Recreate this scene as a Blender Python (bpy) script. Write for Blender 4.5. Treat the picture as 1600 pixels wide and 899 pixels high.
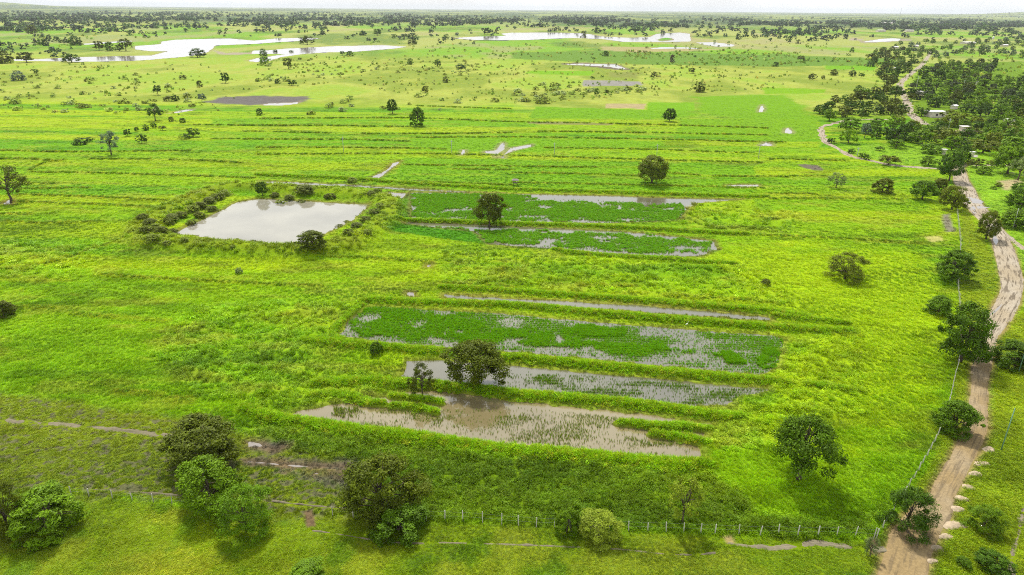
import bpy, bmesh, math, random
import numpy as np
from mathutils import Vector, Matrix

for o in list(bpy.data.objects):
    bpy.data.objects.remove(o)
scene = bpy.context.scene
COL = scene.collection
rng = np.random.default_rng(7)
random.seed(7)

# ------------------------------------------------------------------ camera
CAM_H = 60.0                      # drone height above the fields, metres
FPX = 1067.0                      # focal length in pixels of a 1600 px wide frame (24 mm)
PITCH = math.radians(22.2)
ROLL = math.radians(0.52)
FWD = np.array([0, math.cos(PITCH), -math.sin(PITCH)])
UP0 = np.array([0, math.sin(PITCH), math.cos(PITCH)])
R0 = np.array([1.0, 0, 0])
RIGHT = R0 * math.cos(ROLL) + UP0 * math.sin(ROLL)
UPV = UP0 * math.cos(ROLL) - R0 * math.sin(ROLL)
cam_data = bpy.data.cameras.new('camera')
cam_data.sensor_width = 36.0
cam_data.lens = FPX / 1600.0 * 36.0
cam_data.clip_start = 1.0
cam_data.clip_end = 120000.0
cam = bpy.data.objects.new('camera', cam_data)
COL.objects.link(cam)
M = Matrix((tuple(RIGHT) + (0,), tuple(UPV) + (0,), tuple(-FWD) + (0,), (0, 0, 0, 1))).transposed()
M[0][3], M[1][3], M[2][3] = 0, 0, CAM_H
M[3][0] = M[3][1] = M[3][2] = 0
M[3][3] = 1
cam.matrix_world = M
scene.camera = cam

# ------------------------------------------------------------------ sky and sun
SUN_EL = math.radians(55)
SUN_AZ = math.radians(-14)        # from +Y (ahead) towards +X
S = Vector((math.sin(SUN_AZ) * math.cos(SUN_EL), math.cos(SUN_AZ) * math.cos(SUN_EL), math.sin(SUN_EL)))
world = bpy.data.worlds.new('World')
scene.world = world
world.use_nodes = True
wn, wl = world.node_tree.nodes, world.node_tree.links
bg = wn['Background']
sky = wn.new('ShaderNodeTexSky')
sky.sky_type = 'NISHITA'
sky.sun_disc = False
sky.sun_elevation = SUN_EL
sky.sun_rotation = SUN_AZ
sky.air_density = 1.0
sky.dust_density = 2.0
# broken high cloud, the same all round the sky
wtc = wn.new('ShaderNodeTexCoord')
wns = wn.new('ShaderNodeTexNoise')
wns.inputs['Scale'].default_value = 3.2
wns.inputs['Detail'].default_value = 5.0
wns.inputs['Roughness'].default_value = 0.55
wrm = wn.new('ShaderNodeMapRange')
wrm.inputs['From Min'].default_value = 0.30
wrm.inputs['From Max'].default_value = 0.62
wrm.inputs['To Min'].default_value = 0.50
wrm.inputs['To Max'].default_value = 0.95
wmx = wn.new('ShaderNodeMix')
wmx.data_type = 'RGBA'
wmx.inputs['B'].default_value = (10.6, 10.9, 11.2, 1)
wl.new(wtc.outputs['Generated'], wns.inputs['Vector'])
wl.new(wns.outputs['Fac'], wrm.inputs['Value'])
wl.new(wrm.outputs['Result'], wmx.inputs['Factor'])
wl.new(sky.outputs['Color'], wmx.inputs['A'])
wl.new(wmx.outputs['Result'], bg.inputs['Color'])
bg.inputs['Strength'].default_value = 0.10

sun_data = bpy.data.lights.new('sun', 'SUN')
sun_data.energy = 4.7
sun_data.angle = math.radians(4.0)
sun_data.color = (1.0, 0.96, 0.88)
sun = bpy.data.objects.new('sun', sun_data)
sun.rotation_euler = S.to_track_quat('Z', 'Y').to_euler()
sun.location = (0, 0, 200)
COL.objects.link(sun)

scene.view_settings.view_transform = 'Standard'
scene.view_settings.look = 'None'
scene.view_settings.exposure = 0.22
scene.view_settings.gamma = 1.0
scene.view_settings.use_curve_mapping = False
scene.cycles.use_denoising = False
scene.cycles.denoiser = 'OPENIMAGEDENOISE'
scene.cycles.denoising_input_passes = 'RGB_ALBEDO_NORMAL'
scene.cycles.denoising_prefilter = 'ACCURATE'
scene.cycles.pixel_filter_type = 'BLACKMAN_HARRIS'
scene.cycles.filter_width = 1.0
scene.cycles.max_bounces = 5
scene.cycles.diffuse_bounces = 2
scene.cycles.glossy_bounces = 2
scene.cycles.transmission_bounces = 3
scene.cycles.volume_bounces = 0
scene.cycles.caustics_reflective = False
scene.cycles.caustics_refractive = False

# ------------------------------------------------------------------ helpers
def G(px, py, z=0.0):
    """ground point (height z) under a pixel of the 1600x899 photograph"""
    px = np.asarray(px, float); py = np.asarray(py, float)
    d = FWD + np.multiply.outer((px - 800.0) / FPX, RIGHT) - np.multiply.outer((py - 449.5) / FPX, UPV)
    t = (z - CAM_H) / d[..., 2]
    p = d * t[..., None]
    return p[..., :2]

def W(pts):
    a = np.array(pts, float)
    return G(a[:, 0], a[:, 1])

def depth(px, py):
    d = FWD + (px - 800) / FPX * RIGHT - (py - 449.5) / FPX * UPV
    return -CAM_H / d[2]          # distance along the optical axis

def lin(c):
    c = np.asarray(c, float) / 255.0
    return np.where(c <= 0.04045, c / 12.92, ((c + 0.055) / 1.055) ** 2.4)

KA = 0.50
def A(r, g, b, k=1.0):
    """albedo of a surface that shows as this sRGB value in daylight"""
    return np.clip(lin((r, g, b)) * KA * k, 0.002, 0.8)

def _h(ix, iy, seed):
    h = (ix.astype(np.int64) * 374761393 + iy.astype(np.int64) * 668265263 + seed * 1442695041) & 0xFFFFFFFF
    h = ((h ^ (h >> 13)) * 1274126177) & 0xFFFFFFFF
    h = (h ^ (h >> 16)) & 0xFFFFFF
    return h.astype(np.float64) / float(0xFFFFFF)

def vnoise(x, y, seed=0):
    ix, iy = np.floor(x), np.floor(y)
    fx, fy = x - ix, y - iy
    ux, uy = fx * fx * (3 - 2 * fx), fy * fy * (3 - 2 * fy)
    a = _h(ix, iy, seed); b = _h(ix + 1, iy, seed); c = _h(ix, iy + 1, seed); d = _h(ix + 1, iy + 1, seed)
    return a + (b - a) * ux + (c - a) * uy + (a - b - c + d) * ux * uy

def fbm(x, y, oc=3, seed=0):
    s = 0; am = 1; tot = 0
    for k in range(oc):
        s = s + am * vnoise(x * 2 ** k + 17.3 * k, y * 2 ** k - 9.1 * k, seed + k * 31)
        tot += am; am *= 0.5
    return s / tot

def sstep(a, b, x):
    t = np.clip((x - a) / (b - a), 0, 1)
    return t * t * (3 - 2 * t)

def sdf_poly(X, Y, P, margin):
    out = np.full(X.shape, margin, float)
    m = (X > P[:, 0].min() - margin) & (X < P[:, 0].max() + margin) & (Y > P[:, 1].min() - margin) & (Y < P[:, 1].max() + margin)
    if not m.any():
        return out
    x, y = X[m], Y[m]
    d2 = np.full(x.shape, 1e18); ins = np.zeros(x.shape, bool)
    n = len(P)
    for i in range(n):
        ax, ay = P[i]; bx, by = P[(i + 1) % n]
        ex, ey = bx - ax, by - ay
        t = np.clip(((x - ax) * ex + (y - ay) * ey) / (ex * ex + ey * ey + 1e-12), 0, 1)
        d2 = np.minimum(d2, (x - ax - t * ex) ** 2 + (y - ay - t * ey) ** 2)
        if ay != by:
            c = ((ay > y) != (by > y)) & (x < ex * (y - ay) / (by - ay) + ax)
            ins ^= c
    d = np.sqrt(d2)
    out[m] = np.minimum(np.where(ins, -d, d), margin)
    return out

def d_line(X, Y, P, margin):
    out = np.full(X.shape, margin, float)
    m = (X > P[:, 0].min() - margin) & (X < P[:, 0].max() + margin) & (Y > P[:, 1].min() - margin) & (Y < P[:, 1].max() + margin)
    if not m.any():
        return out
    x, y = X[m], Y[m]
    d2 = np.full(x.shape, 1e18)
    for i in range(len(P) - 1):
        ax, ay = P[i]; bx, by = P[i + 1]
        ex, ey = bx - ax, by - ay
        t = np.clip(((x - ax) * ex + (y - ay) * ey) / (ex * ex + ey * ey + 1e-12), 0, 1)
        d2 = np.minimum(d2, (x - ax - t * ex) ** 2 + (y - ay - t * ey) ** 2)
    out[m] = np.minimum(np.sqrt(d2), margin)
    return out

def smooth_line(P, step):
    """catmull-rom resampling of a world polyline"""
    P = np.asarray(P, float)
    Q = np.vstack([2 * P[0] - P[1], P, 2 * P[-1] - P[-2]])
    out = []
    for i in range(1, len(Q) - 2):
        p0, p1, p2, p3 = Q[i - 1], Q[i], Q[i + 1], Q[i + 2]
        n = max(2, int(np.linalg.norm(p2 - p1) / step))
        t = np.linspace(0, 1, n, endpoint=False)[:, None]
        out.append(0.5 * (2 * p1 + (p2 - p0) * t + (2 * p0 - 5 * p1 + 4 * p2 - p3) * t ** 2 + (-p0 + 3 * p1 - 3 * p2 + p3) * t ** 3))
    out.append(P[-1:])
    return np.vstack(out)

def mesh_from(name, verts, faces, mats=(), smooth=False, mat_idx=None):
    """faces: (n,k) int array of equal length faces, or a list of lists"""
    me = bpy.data.meshes.new(name)
    verts = np.asarray(verts, np.float32)
    if isinstance(faces, np.ndarray):
        n, k = faces.shape
        me.vertices.add(len(verts)); me.vertices.foreach_set('co', verts.ravel())
        me.loops.add(n * k); me.loops.foreach_set('vertex_index', faces.ravel().astype(np.int32))
        me.polygons.add(n)
        me.polygons.foreach_set('loop_start', np.arange(0, n * k, k, dtype=np.int32))
        me.polygons.foreach_set('loop_total', np.full(n, k, np.int32))
    else:
        me.from_pydata([tuple(map(float, v)) for v in verts], [], [list(map(int, f)) for f in faces])
    for m in mats:
        me.materials.append(m)
    if mat_idx is not None:
        me.polygons.foreach_set('material_index', np.asarray(mat_idx, np.int32))
    me.polygons.foreach_set('use_smooth', np.full(len(me.polygons), smooth))
    me.update(calc_edges=True)
    return me

def fattr(me, name, data, kind='FLOAT'):
    a = me.attributes.new(name, kind, 'POINT')
    d = np.asarray(data, np.float32)
    if kind == 'FLOAT':
        a.data.foreach_set('value', d.ravel())
    elif kind == 'FLOAT_VECTOR':
        a.data.foreach_set('vector', d.ravel())
    else:
        if d.shape[1] == 3:
            d = np.hstack([d, np.ones((len(d), 1), np.float32)])
        a.data.foreach_set('color', d.ravel())

def link(name, me, parent=None, loc=None, rz=0.0, scale=None, color=None):
    o = bpy.data.objects.new(name, me)
    COL.objects.link(o)
    if parent is not None:
        o.parent = parent
    if loc is not None:
        o.location = loc
    o.rotation_euler = (0, 0, rz)
    if scale is not None:
        o.scale = scale
    if color is not None:
        o.color = tuple(color) + (1,)
    return o

def tag(o, label=None, cat=None, group=None, kind=None):
    if label: o['label'] = label
    if cat: o['category'] = cat
    if group: o['group'] = group
    if kind: o['kind'] = kind
    return o

def box_vf(x0, x1, y0, y1, z0, z1):
    v = [(x0, y0, z0), (x1, y0, z0), (x1, y1, z0), (x0, y1, z0), (x0, y0, z1), (x1, y0, z1), (x1, y1, z1), (x0, y1, z1)]
    f = [(0, 3, 2, 1), (4, 5, 6, 7), (0, 1, 5, 4), (1, 2, 6, 5), (2, 3, 7, 6), (3, 0, 4, 7)]
    return v, f

def join_vf(parts):
    V, Fc = [], []
    for v, f in parts:
        n = len(V)
        V += [tuple(p) for p in v]
        Fc += [tuple(i + n for i in q) for q in f]
    return V, Fc

def tube_vf(path, radii, sides=6):
    path = np.asarray(path, float); n = len(path)
    V, Fc = [], []
    for i in range(n):
        a = path[max(i - 1, 0)]; b = path[min(i + 1, n - 1)]
        t = (b - a) / (np.linalg.norm(b - a) + 1e-9)
        ref = np.array([1.0, 0, 0]) if abs(t[0]) < 0.8 else np.array([0, 1.0, 0])
        u = np.cross(t, ref); u /= np.linalg.norm(u); w = np.cross(t, u)
        for k in range(sides):
            an = 2 * math.pi * k / sides
            V.append(path[i] + radii[i] * (math.cos(an) * u + math.sin(an) * w))
    for i in range(n - 1):
        for k in range(sides):
            k2 = (k + 1) % sides
            Fc.append((i * sides + k, i * sides + k2, (i + 1) * sides + k2, (i + 1) * sides + k))
    Fc.append(tuple(range(sides))[::-1]); Fc.append(tuple((n - 1) * sides + k for k in range(sides)))
    return V, Fc

# ------------------------------------------------------------------ materials
def new_mat(name):
    m = bpy.data.materials.new(name); m.use_nodes = True
    nt = m.node_tree
    return m, nt.nodes, nt.links, nt.nodes['Principled BSDF']

def noise_node(n, l, scale, detail=3, coord=None, rough=0.55):
    t = n.new('ShaderNodeTexNoise'); t.inputs['Scale'].default_value = scale
    t.inputs['Detail'].default_value = detail; t.inputs['Roughness'].default_value = rough
    if coord is not None: l.new(coord, t.inputs['Vector'])
    return t

def mrange(n, l, src, a, b, c, d):
    r = n.new('ShaderNodeMapRange')
    for k, v in zip(('From Min', 'From Max', 'To Min', 'To Max'), (a, b, c, d)):
        r.inputs[k].default_value = v
    l.new(src, r.inputs['Value'])
    return r.outputs['Result']

def mult_col(n, l, col, fac):
    v = n.new('ShaderNodeVectorMath'); v.operation = 'SCALE'
    l.new(col, v.inputs[0]); l.new(fac, v.inputs['Scale'])
    return v.outputs['Vector']

def ground_material():
    m, n, l, p = new_mat('ground_cover')
    at = n.new('ShaderNodeAttribute'); at.attribute_name = 'land'
    geo = n.new('ShaderNodeNewGeometry')
    n1 = noise_node(n, l, 2.2, 4, geo.outputs['Position'])
    n2 = noise_node(n, l, 0.22, 3, geo.outputs['Position'])
    f1 = mrange(n, l, n1.outputs['Fac'], 0.3, 0.7, 0.70, 1.30)
    f2 = mrange(n, l, n2.outputs['Fac'], 0.3, 0.7, 0.86, 1.14)
    mm = n.new('ShaderNodeMath'); mm.operation = 'MULTIPLY'; l.new(f1, mm.inputs[0]); l.new(f2, mm.inputs[1])
    c = mult_col(n, l, at.outputs['Color'], mm.outputs[0])
    l.new(c, p.inputs['Base Color'])
    p.inputs['Roughness'].default_value = 0.9
    p.inputs['Specular IOR Level'].default_value = 0.05
    b = n.new('ShaderNodeBump'); b.inputs['Strength'].default_value = 0.6; b.inputs['Distance'].default_value = 0.12
    l.new(n1.outputs['Fac'], b.inputs['Height']); l.new(b.outputs['Normal'], p.inputs['Normal'])
    return m

def water_material(name, base, rough=0.04, bump=0.02, scale=1.5, ior=1.40):
    m, n, l, p = new_mat(name)
    geo = n.new('ShaderNodeNewGeometry')
    n1 = noise_node(n, l, 0.06, 4, geo.outputs['Position'])
    f1 = mrange(n, l, n1.outputs['Fac'], 0.3, 0.7, 0.8, 1.15)
    rgb = n.new('ShaderNodeRGB'); rgb.outputs[0].default_value = tuple(base) + (1,)
    l.new(mult_col(n, l, rgb.outputs[0], f1), p.inputs['Base Color'])
    p.inputs['Roughness'].default_value = rough
    p.inputs['IOR'].default_value = ior
    n2 = noise_node(n, l, scale, 2, geo.outputs['Position'])
    b = n.new('ShaderNodeBump'); b.inputs['Strength'].default_value = 0.5; b.inputs['Distance'].default_value = bump
    l.new(n2.outputs['Fac'], b.inputs['Height']); l.new(b.outputs['Normal'], p.inputs['Normal'])
    return m

def foliage_material(name, source, transl=0.35, var=True):
    """source: 'object' = object colour, 'instance' = per-instance tint"""
    m, n, l, p = new_mat(name)
    if source == 'object':
        oi = n.new('ShaderNodeObjectInfo'); base = oi.outputs['Color']
    else:
        at = n.new('ShaderNodeAttribute'); at.attribute_type = 'INSTANCER'; at.attribute_name = 'tint'
        base = at.outputs['Color']
    if var:
        lv = n.new('ShaderNodeAttribute'); lv.attribute_name = 'leaf_variation'
        base = mult_col(n, l, base, lv.outputs['Fac'])
    l.new(base, p.inputs['Base Color'])
    p.inputs['Roughness'].default_value = 0.55
    p.inputs['Specular IOR Level'].default_value = 0.12
    tr = n.new('ShaderNodeBsdfTranslucent')
    hs = n.new('ShaderNodeHueSaturation'); hs.inputs['Hue'].default_value = 0.485; hs.inputs['Value'].default_value = 1.25
    l.new(base, hs.inputs['Color']); l.new(hs.outputs['Color'], tr.inputs['Color'])
    mx = n.new('ShaderNodeMixShader'); mx.inputs['Fac'].default_value = transl
    out = n['Material Output']
    l.new(p.outputs[0], mx.inputs[1]); l.new(tr.outputs[0], mx.inputs[2]); l.new(mx.outputs[0], out.inputs['Surface'])
    return m

def plain_material(name, col, rough=0.8, var=0.25, scale=4.0, metallic=0.0):
    m, n, l, p = new_mat(name)
    tc = n.new('ShaderNodeTexCoord')
    n1 = noise_node(n, l, scale, 4, tc.outputs['Object'])
    f1 = mrange(n, l, n1.outputs['Fac'], 0.25, 0.75, 1 - var, 1 + var)
    rgb = n.new('ShaderNodeRGB'); rgb.outputs[0].default_value = tuple(float(c) for c in col) + (1,)
    l.new(mult_col(n, l, rgb.outputs[0], f1), p.inputs['Base Color'])
    p.inputs['Roughness'].default_value = rough
    p.inputs['Metallic'].default_value = metallic
    p.inputs['Specular IOR Level'].default_value = 0.25
    b = n.new('ShaderNodeBump'); b.inputs['Strength'].default_value = 0.4; b.inputs['Distance'].default_value = 0.03
    l.new(n1.outputs['Fac'], b.inputs['Height']); l.new(b.outputs['Normal'], p.inputs['Normal'])
    return m

def road_material(name, tan, pale, dark):
    m, n, l, p = new_mat(name)
    at = n.new('ShaderNodeAttribute'); at.attribute_name = 'along'     # x across (0..1), y metres along, z wear
    geo = n.new('ShaderNodeNewGeometry')
    sp = n.new('ShaderNodeSeparateXYZ'); l.new(at.outputs['Vector'], sp.inputs[0])
    cmb = n.new('ShaderNodeCombineXYZ')
    mx_ = n.new('ShaderNodeMath'); mx_.operation = 'MULTIPLY'; mx_.inputs[1].default_value = 9.0
    my_ = n.new('ShaderNodeMath'); my_.operation = 'MULTIPLY'; my_.inputs[1].default_value = 0.16
    l.new(sp.outputs[0], mx_.inputs[0]); l.new(sp.outputs[1], my_.inputs[0])
    l.new(mx_.outputs[0], cmb.inputs[0]); l.new(my_.outputs[0], cmb.inputs[1])
    ruts = noise_node(n, l, 1.0, 4, cmb.outputs[0], 0.6)
    fine = noise_node(n, l, 2.6, 4, geo.outputs['Position'], 0.65)
    big = noise_node(n, l, 0.10, 3, geo.outputs['Position'])
    def rgbn(c):
        r = n.new('ShaderNodeRGB'); r.outputs[0].default_value = tuple(float(x) for x in c) + (1,); return r.outputs[0]
    def mix(a, b, f):
        x = n.new('ShaderNodeMix'); x.data_type = 'RGBA'
        l.new(f, x.inputs['Factor']); l.new(a, x.inputs['A']); l.new(b, x.inputs['B']); return x.outputs['Result']
    w = n.new('ShaderNodeMath'); w.operation = 'ADD'
    l.new(mrange(n, l, big.outputs['Fac'], 0.35, 0.65, -0.25, 0.25), w.inputs[0]); l.new(sp.outputs[2], w.inputs[1]); w.use_clamp = True
    c = mix(rgbn(tan), rgbn(pale), w.outputs[0])
    dk = n.new('ShaderNodeMath'); dk.operation = 'MULTIPLY'
    l.new(mrange(n, l, ruts.outputs['Fac'], 0.50, 0.60, 0, 0.9), dk.inputs[0])
    l.new(mrange(n, l, sp.outputs[2], 0, 1, 0.5, 1.0), dk.inputs[1])
    c = mix(c, rgbn(dark), dk.outputs[0])
    c = mult_col(n, l, c, mrange(n, l, fine.outputs['Fac'], 0.3, 0.7, 0.78, 1.2))
    l.new(c, p.inputs['Base Color'])
    p.inputs['Roughness'].default_value = 0.9; p.inputs['Specular IOR Level'].default_value = 0.15
    ad = n.new('ShaderNodeMath'); ad.operation = 'ADD'; l.new(ruts.outputs['Fac'], ad.inputs[0]); l.new(fine.outputs['Fac'], ad.inputs[1])
    b = n.new('ShaderNodeBump'); b.inputs['Strength'].default_value = 0.7; b.inputs['Distance'].default_value = 0.10
    l.new(ad.outputs[0], b.inputs['Height']); l.new(b.outputs['Normal'], p.inputs['Normal'])
    return m

MAT_GROUND = ground_material()
MAT_POND = water_material('silty_pond_water', (0.25, 0.235, 0.18), 0.05, 0.012, 0.8, 2.0)
MAT_PADDY = water_material('muddy_paddy_water', (0.12, 0.112, 0.07), 0.04, 0.010, 2.5, 2.1)
MAT_PADDY2 = water_material('tan_paddy_water', (0.185, 0.150, 0.072), 0.05, 0.012, 2.5, 2.0)
MAT_RIVER = water_material('river_water', (0.22, 0.19, 0.16), 0.08, 0.03, 0.3, 1.9)
MAT_LEAF = foliage_material('leaves', 'object', 0.24)
MAT_TUFT = foliage_material('grass_blades', 'instance', 0.22)
MAT_LEAFI = foliage_material('far_leaves', 'instance', 0.20)
MAT_BARK = plain_material('bark', (0.11, 0.085, 0.06), 0.9, 0.35, 3.0)
MAT_POST = plain_material('weathered_post', (0.54, 0.51, 0.44), 0.85, 0.25, 6.0)
MAT_WIRE = plain_material('galvanised_wire', (0.35, 0.35, 0.34), 0.5, 0.1, 6.0, 0.6)
MAT_POLE = plain_material('concrete_pole', (0.38, 0.40, 0.36), 0.8, 0.2, 3.0)
MAT_POLEG = plain_material('painted_pole', (0.16, 0.30, 0.20), 0.6, 0.25, 3.0)
MAT_SAND = plain_material('dumped_sand', (0.36, 0.285, 0.19), 0.95, 0.35, 2.2)
MAT_PLASTER = plain_material('plaster_wall', (0.62, 0.54, 0.46), 0.9, 0.12, 1.2)
MAT_ROOF = plain_material('pale_roof', (0.66, 0.63, 0.62), 0.7, 0.12, 1.0)
MAT_DARK = plain_material('dark_opening', (0.035, 0.03, 0.03), 0.6, 0.2, 2.0)
MAT_THATCH = plain_material('grey_thatch', (0.20, 0.17, 0.16), 0.95, 0.3, 5.0)
MAT_EGRET = plain_material('white_plumage', (0.80, 0.80, 0.78), 0.8, 0.05, 8.0)
MAT_ROAD = road_material('dirt_road', (0.235, 0.168, 0.078), (0.33, 0.285, 0.215), (0.095, 0.072, 0.046))
MAT_PATH = road_material('footpath_soil', (0.155, 0.135, 0.08), (0.22, 0.19, 0.13), (0.09, 0.08, 0.05))

# ------------------------------------------------------------------ layout: water bodies (photo pixels -> ground)
WATER = [  # name, label, material, dig depth, water level, polygon
 ('farm_pond', 'large silty square farm pond inside a bushy embankment', 'pond', 0.9, -0.20,
  [(266,364),(305,347),(338,331),(366,316),(400,310),(437,311),(475,313),(525,316),(580,319),(566,333),(552,346),(525,358),(505,368),(488,380),(445,382),(400,379),(360,376),(318,371)]),
 ('flooded_paddy', 'long flooded paddy with dense seedlings at its left end', 'paddy', 0.30, -0.10,
  [(523,524),(541,500),(573,476),(640,480),(700,484),(800,489),(900,499),(1000,507),(1100,515),(1200,521),(1229,527),(1226,545),(1218,577),(1190,588),(1100,580),(1000,570),(900,561),(800,552),(700,545),(600,536),(545,529)]),
 ('flooded_paddy', 'narrow flooded paddy strip around the foot of the big dark tree', 'paddy', 0.28, -0.10,
  [(596,584),(626,583),(632,561),(700,561),(800,569),(900,578),(1000,587),(1100,596),(1205,606),(1208,613),(1165,620),(1142,636),(1050,640),(950,630),(850,620),(750,609),(680,602),(640,594)]),
 ('flooded_paddy', 'nearest flooded paddy, brown shallow water with thin sprouts', 'tan', 0.28, -0.10,
  [(432,651),(470,638),(540,626),(560,612),(590,618),(650,608),(690,608),(800,622),(900,633),(1000,643),(1090,656),(1118,660),(1100,690),(1104,716),(1090,722),(1000,719),(900,711),(850,705),(790,701),(740,695),(690,686),(640,680),(580,676),(520,668),(465,658)]),
 ('flooded_paddy', 'thin strip of water between the two upper grassy bunds', 'paddy', 0.25, -0.08,
  [(690,458),(800,465),(950,472),(1100,483),(1205,495),(1212,503),(1100,496),(950,485),(800,475),(690,467)]),
 ('flooded_paddy', 'dark green rice paddy edged by a long silver canal strip', 'paddy', 0.30, -0.10,
  [(640,300),(825,303),(950,305),(1050,309),(1172,311),(1090,318),(1076,330),(1062,345),(950,349),(800,348),(640,345)]),
 ('flooded_paddy', 'smaller dark green rice paddy with rounded right end', 'paddy', 0.28, -0.10,
  [(626,345),(750,349),(800,353),(985,361),(1118,376),(1124,390),(1095,402),(1000,400),(900,394),(845,388),(760,382),(740,362),(630,350)]),
 ('irrigation_canal', 'brown irrigation canal running above the pond', 'paddy', 0.5, -0.12,
  [(404,282),(450,284),(570,289),(640,294),(720,298.5),(790,301.5),(720,301),(640,298),(570,293),(450,288),(404,286)]),
 ('puddle', 'white puddle at the corner between pond and dark paddy', 'river', 0.3, -0.08,
  [(596,307),(607,300),(637,302),(628,313),(612,313)]),
 ('ditch', 'slanting silver ditch above the pond canal', 'river', 0.35, -0.08,
  [(578,277),(600,267),(610,259),(612,255),(628,251),(622,257),(612,264),(600,274),(592,279)]),
 ('puddle', 'small white trapezoid pool beside a field pole', 'river', 0.35, -0.08,
  [(718,243),(721,234),(728,234),(728,242)]),
 ('puddle', 'silver pool shaped like a fork, left arm', 'river', 0.35, -0.08,
  [(754,239),(757,236),(773,235),(778,228),(785,222),(790,224),(790,233),(776,243),(775,247),(771,246),(772,240)]),
 ('puddle', 'silver pool shaped like a fork, right arm', 'river', 0.35, -0.08,
  [(780,247),(786,241),(797,231),(815,228),(832,225),(832,229),(812,234),(800,237),(790,242),(789,248)]),
 ('puddle', 'bright white pool in the far green field near the path', 'river', 0.35, -0.08,
  [(1224,208),(1226,201),(1232,200),(1240,206),(1238,209)]),
 ('puddle', 'white slanting pool in the bright far field', 'river', 0.35, -0.08,
  [(1184,176),(1187,166),(1191,163),(1195,170),(1193,175)]),
 ('puddle', 'pale pool at the end of the far field strip', 'river', 0.35, -0.08,
  [(1184,228),(1196,221),(1206,223),(1209,228)]),
 ('puddle', 'grey puddle in the mid field right of the round tree', 'river', 0.3, -0.08,
  [(1131,292),(1134,289),(1160,288),(1186,288),(1189,292),(1160,294)]),
 ('puddle', 'small pool under the tree at the left edge', 'river', 0.35, -0.08,
  [(2,319),(8,314),(18,310),(22,314),(20,320)]),
 ('puddle', 'tiny glinting puddle between upper bunds', 'river', 0.3, -0.08,
  [(632,461),(634,455),(648,456),(651,464),(642,465)]),
 ('puddle', 'tiny glint of water at the end of a grass ridge', 'river', 0.3, -0.08,
  [(662,418),(666,413),(678,412),(672,419)]),
 ('puddle', 'white puddle beside the big tree at the front fence', 'river', 0.3, -0.06,
  [(659,770),(661,762),(664,758),(666,764),(664,770)]),
 ('puddle', 'silty grey rut of water by the dark tree, upper one', 'river', 0.22, -0.06,
  [(384,700),(384,690),(390,687),(408,691),(422,703),(420,706),(410,699),(398,700)]),
 ('puddle', 'silty grey rut of water by the dark tree, lower one', 'river', 0.22, -0.06,
  [(380,720),(384,718),(420,721),(460,724),(500,727),(546,729),(545,734),(500,733),(460,731),(420,727),(384,724)]),
 ('puddle', 'slanting rut of water below the dark olive tree', 'river', 0.22, -0.06, [(431,716),(438,718),(454,737),(447,739)]),
 ('puddle', 'shallow silver puddle among mud left of the fence-line tree', 'river', 0.2, -0.06, [(478,738),(500,736),(512,740),(496,744)]),
 ('puddle', 'small silver puddle hugging the fence-line tree', 'river', 0.2, -0.06, [(518,742),(534,738),(542,743),(530,748)]),
 ('puddle', 'muddy glint right of the upper rut', 'river', 0.2, -0.06, [(428,702),(440,697),(456,695),(450,702),(438,706)]),
 ('river', 'broad pale bend of the river among far trees', 'river', 1.5, -0.3,
  [(20,92),(62,92),(125,89),(236,86.5),(262,80),(235,80),(210,77),(209,72),(250,69),(252,65),(275,62),(357,60),(397,63.5),(432,60),(475,59),(500,60),(470,64),(432,66),(400,68.5),(337,71),(334,75),(325,82),(295,88),(238,93),(207,95),(125,96.5),(62,95.5),(20,95)]),
 ('river', 'second pale river channel curving below the bend', 'river', 1.5, -0.3,
  [(385,95),(400,91),(425,87.5),(445,84.5),(420,84),(390,84),(395,79),(420,78.5),(445,76),(525,72),(597,70.5),(637,73),(615,76),(552,81),(505,82),(472,84.5),(440,89),(422,95),(400,97)]),
 ('lake', 'long white lagoon below the far wood', 'river', 1.5, -0.3,
  [(705,59.5),(740,57.5),(790,56),(782,52.5),(800,51),(862,51),(907,52),(925,54),(940,57),(980,59),(1015,58),(1025,53),(1062,51),(1079,53),(1080,65),(1050,65.5),(1025,65.5),(975,65.5),(940,61),(895,59.5),(862,60.5),(825,62.5),(780,63),(740,62.5)]),
 ('river', 'thin far arm of the river at the left', 'river', 1.2, -0.3,
  [(128,68.5),(160,66),(207,63.5),(209,65),(170,67.5),(132,70)]),
 ('lake', 'pale shallow flats right of the white lagoon', 'river', 1.0, -0.25,
  [(1087,66.5),(1115,66),(1150,70),(1145,73),(1120,73),(1100,70)]),
 ('lake', 'thin sliver of shallow water below the lagoon', 'river', 1.0, -0.25,
  [(1008,76.5),(1035,73.5),(1075,74),(1100,76.5),(1060,76),(1030,76.5)]),
 ('marsh_pool', 'white water edge along the dark mud patch', 'river', 0.4, -0.1,
  [(405,164.5),(420,161.5),(462,160),(470,158),(466,162.5),(440,164.8)]),
 ('marsh_pool', 'small white pool left of the dark mud patch', 'river', 0.4, -0.1,
  [(262,178),(280,172.5),(304,170),(304,172.5),(280,176)]),
 ('marsh_pool', 'pale flooded plot in the far scrub', 'river', 0.4, -0.1,
  [(880,101),(905,99.5),(962,101),(981,108),(974,108.5),(950,104.5),(915,102.5)]),
 ('marsh_pool', 'grey flooded ground beyond the village', 'river', 0.4, -0.1,
  [(1345,66),(1375,61),(1395,60),(1410,61),(1405,64),(1372,66)]),
]
WATER = [(n, l, m, d, z, W(p)) for n, l, m, d, z, p in WATER]
ISLANDS = [W([(1028,62.5),(1035,60),(1046,59.7),(1052,62),(1045,63.5),(1032,64)])]

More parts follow.
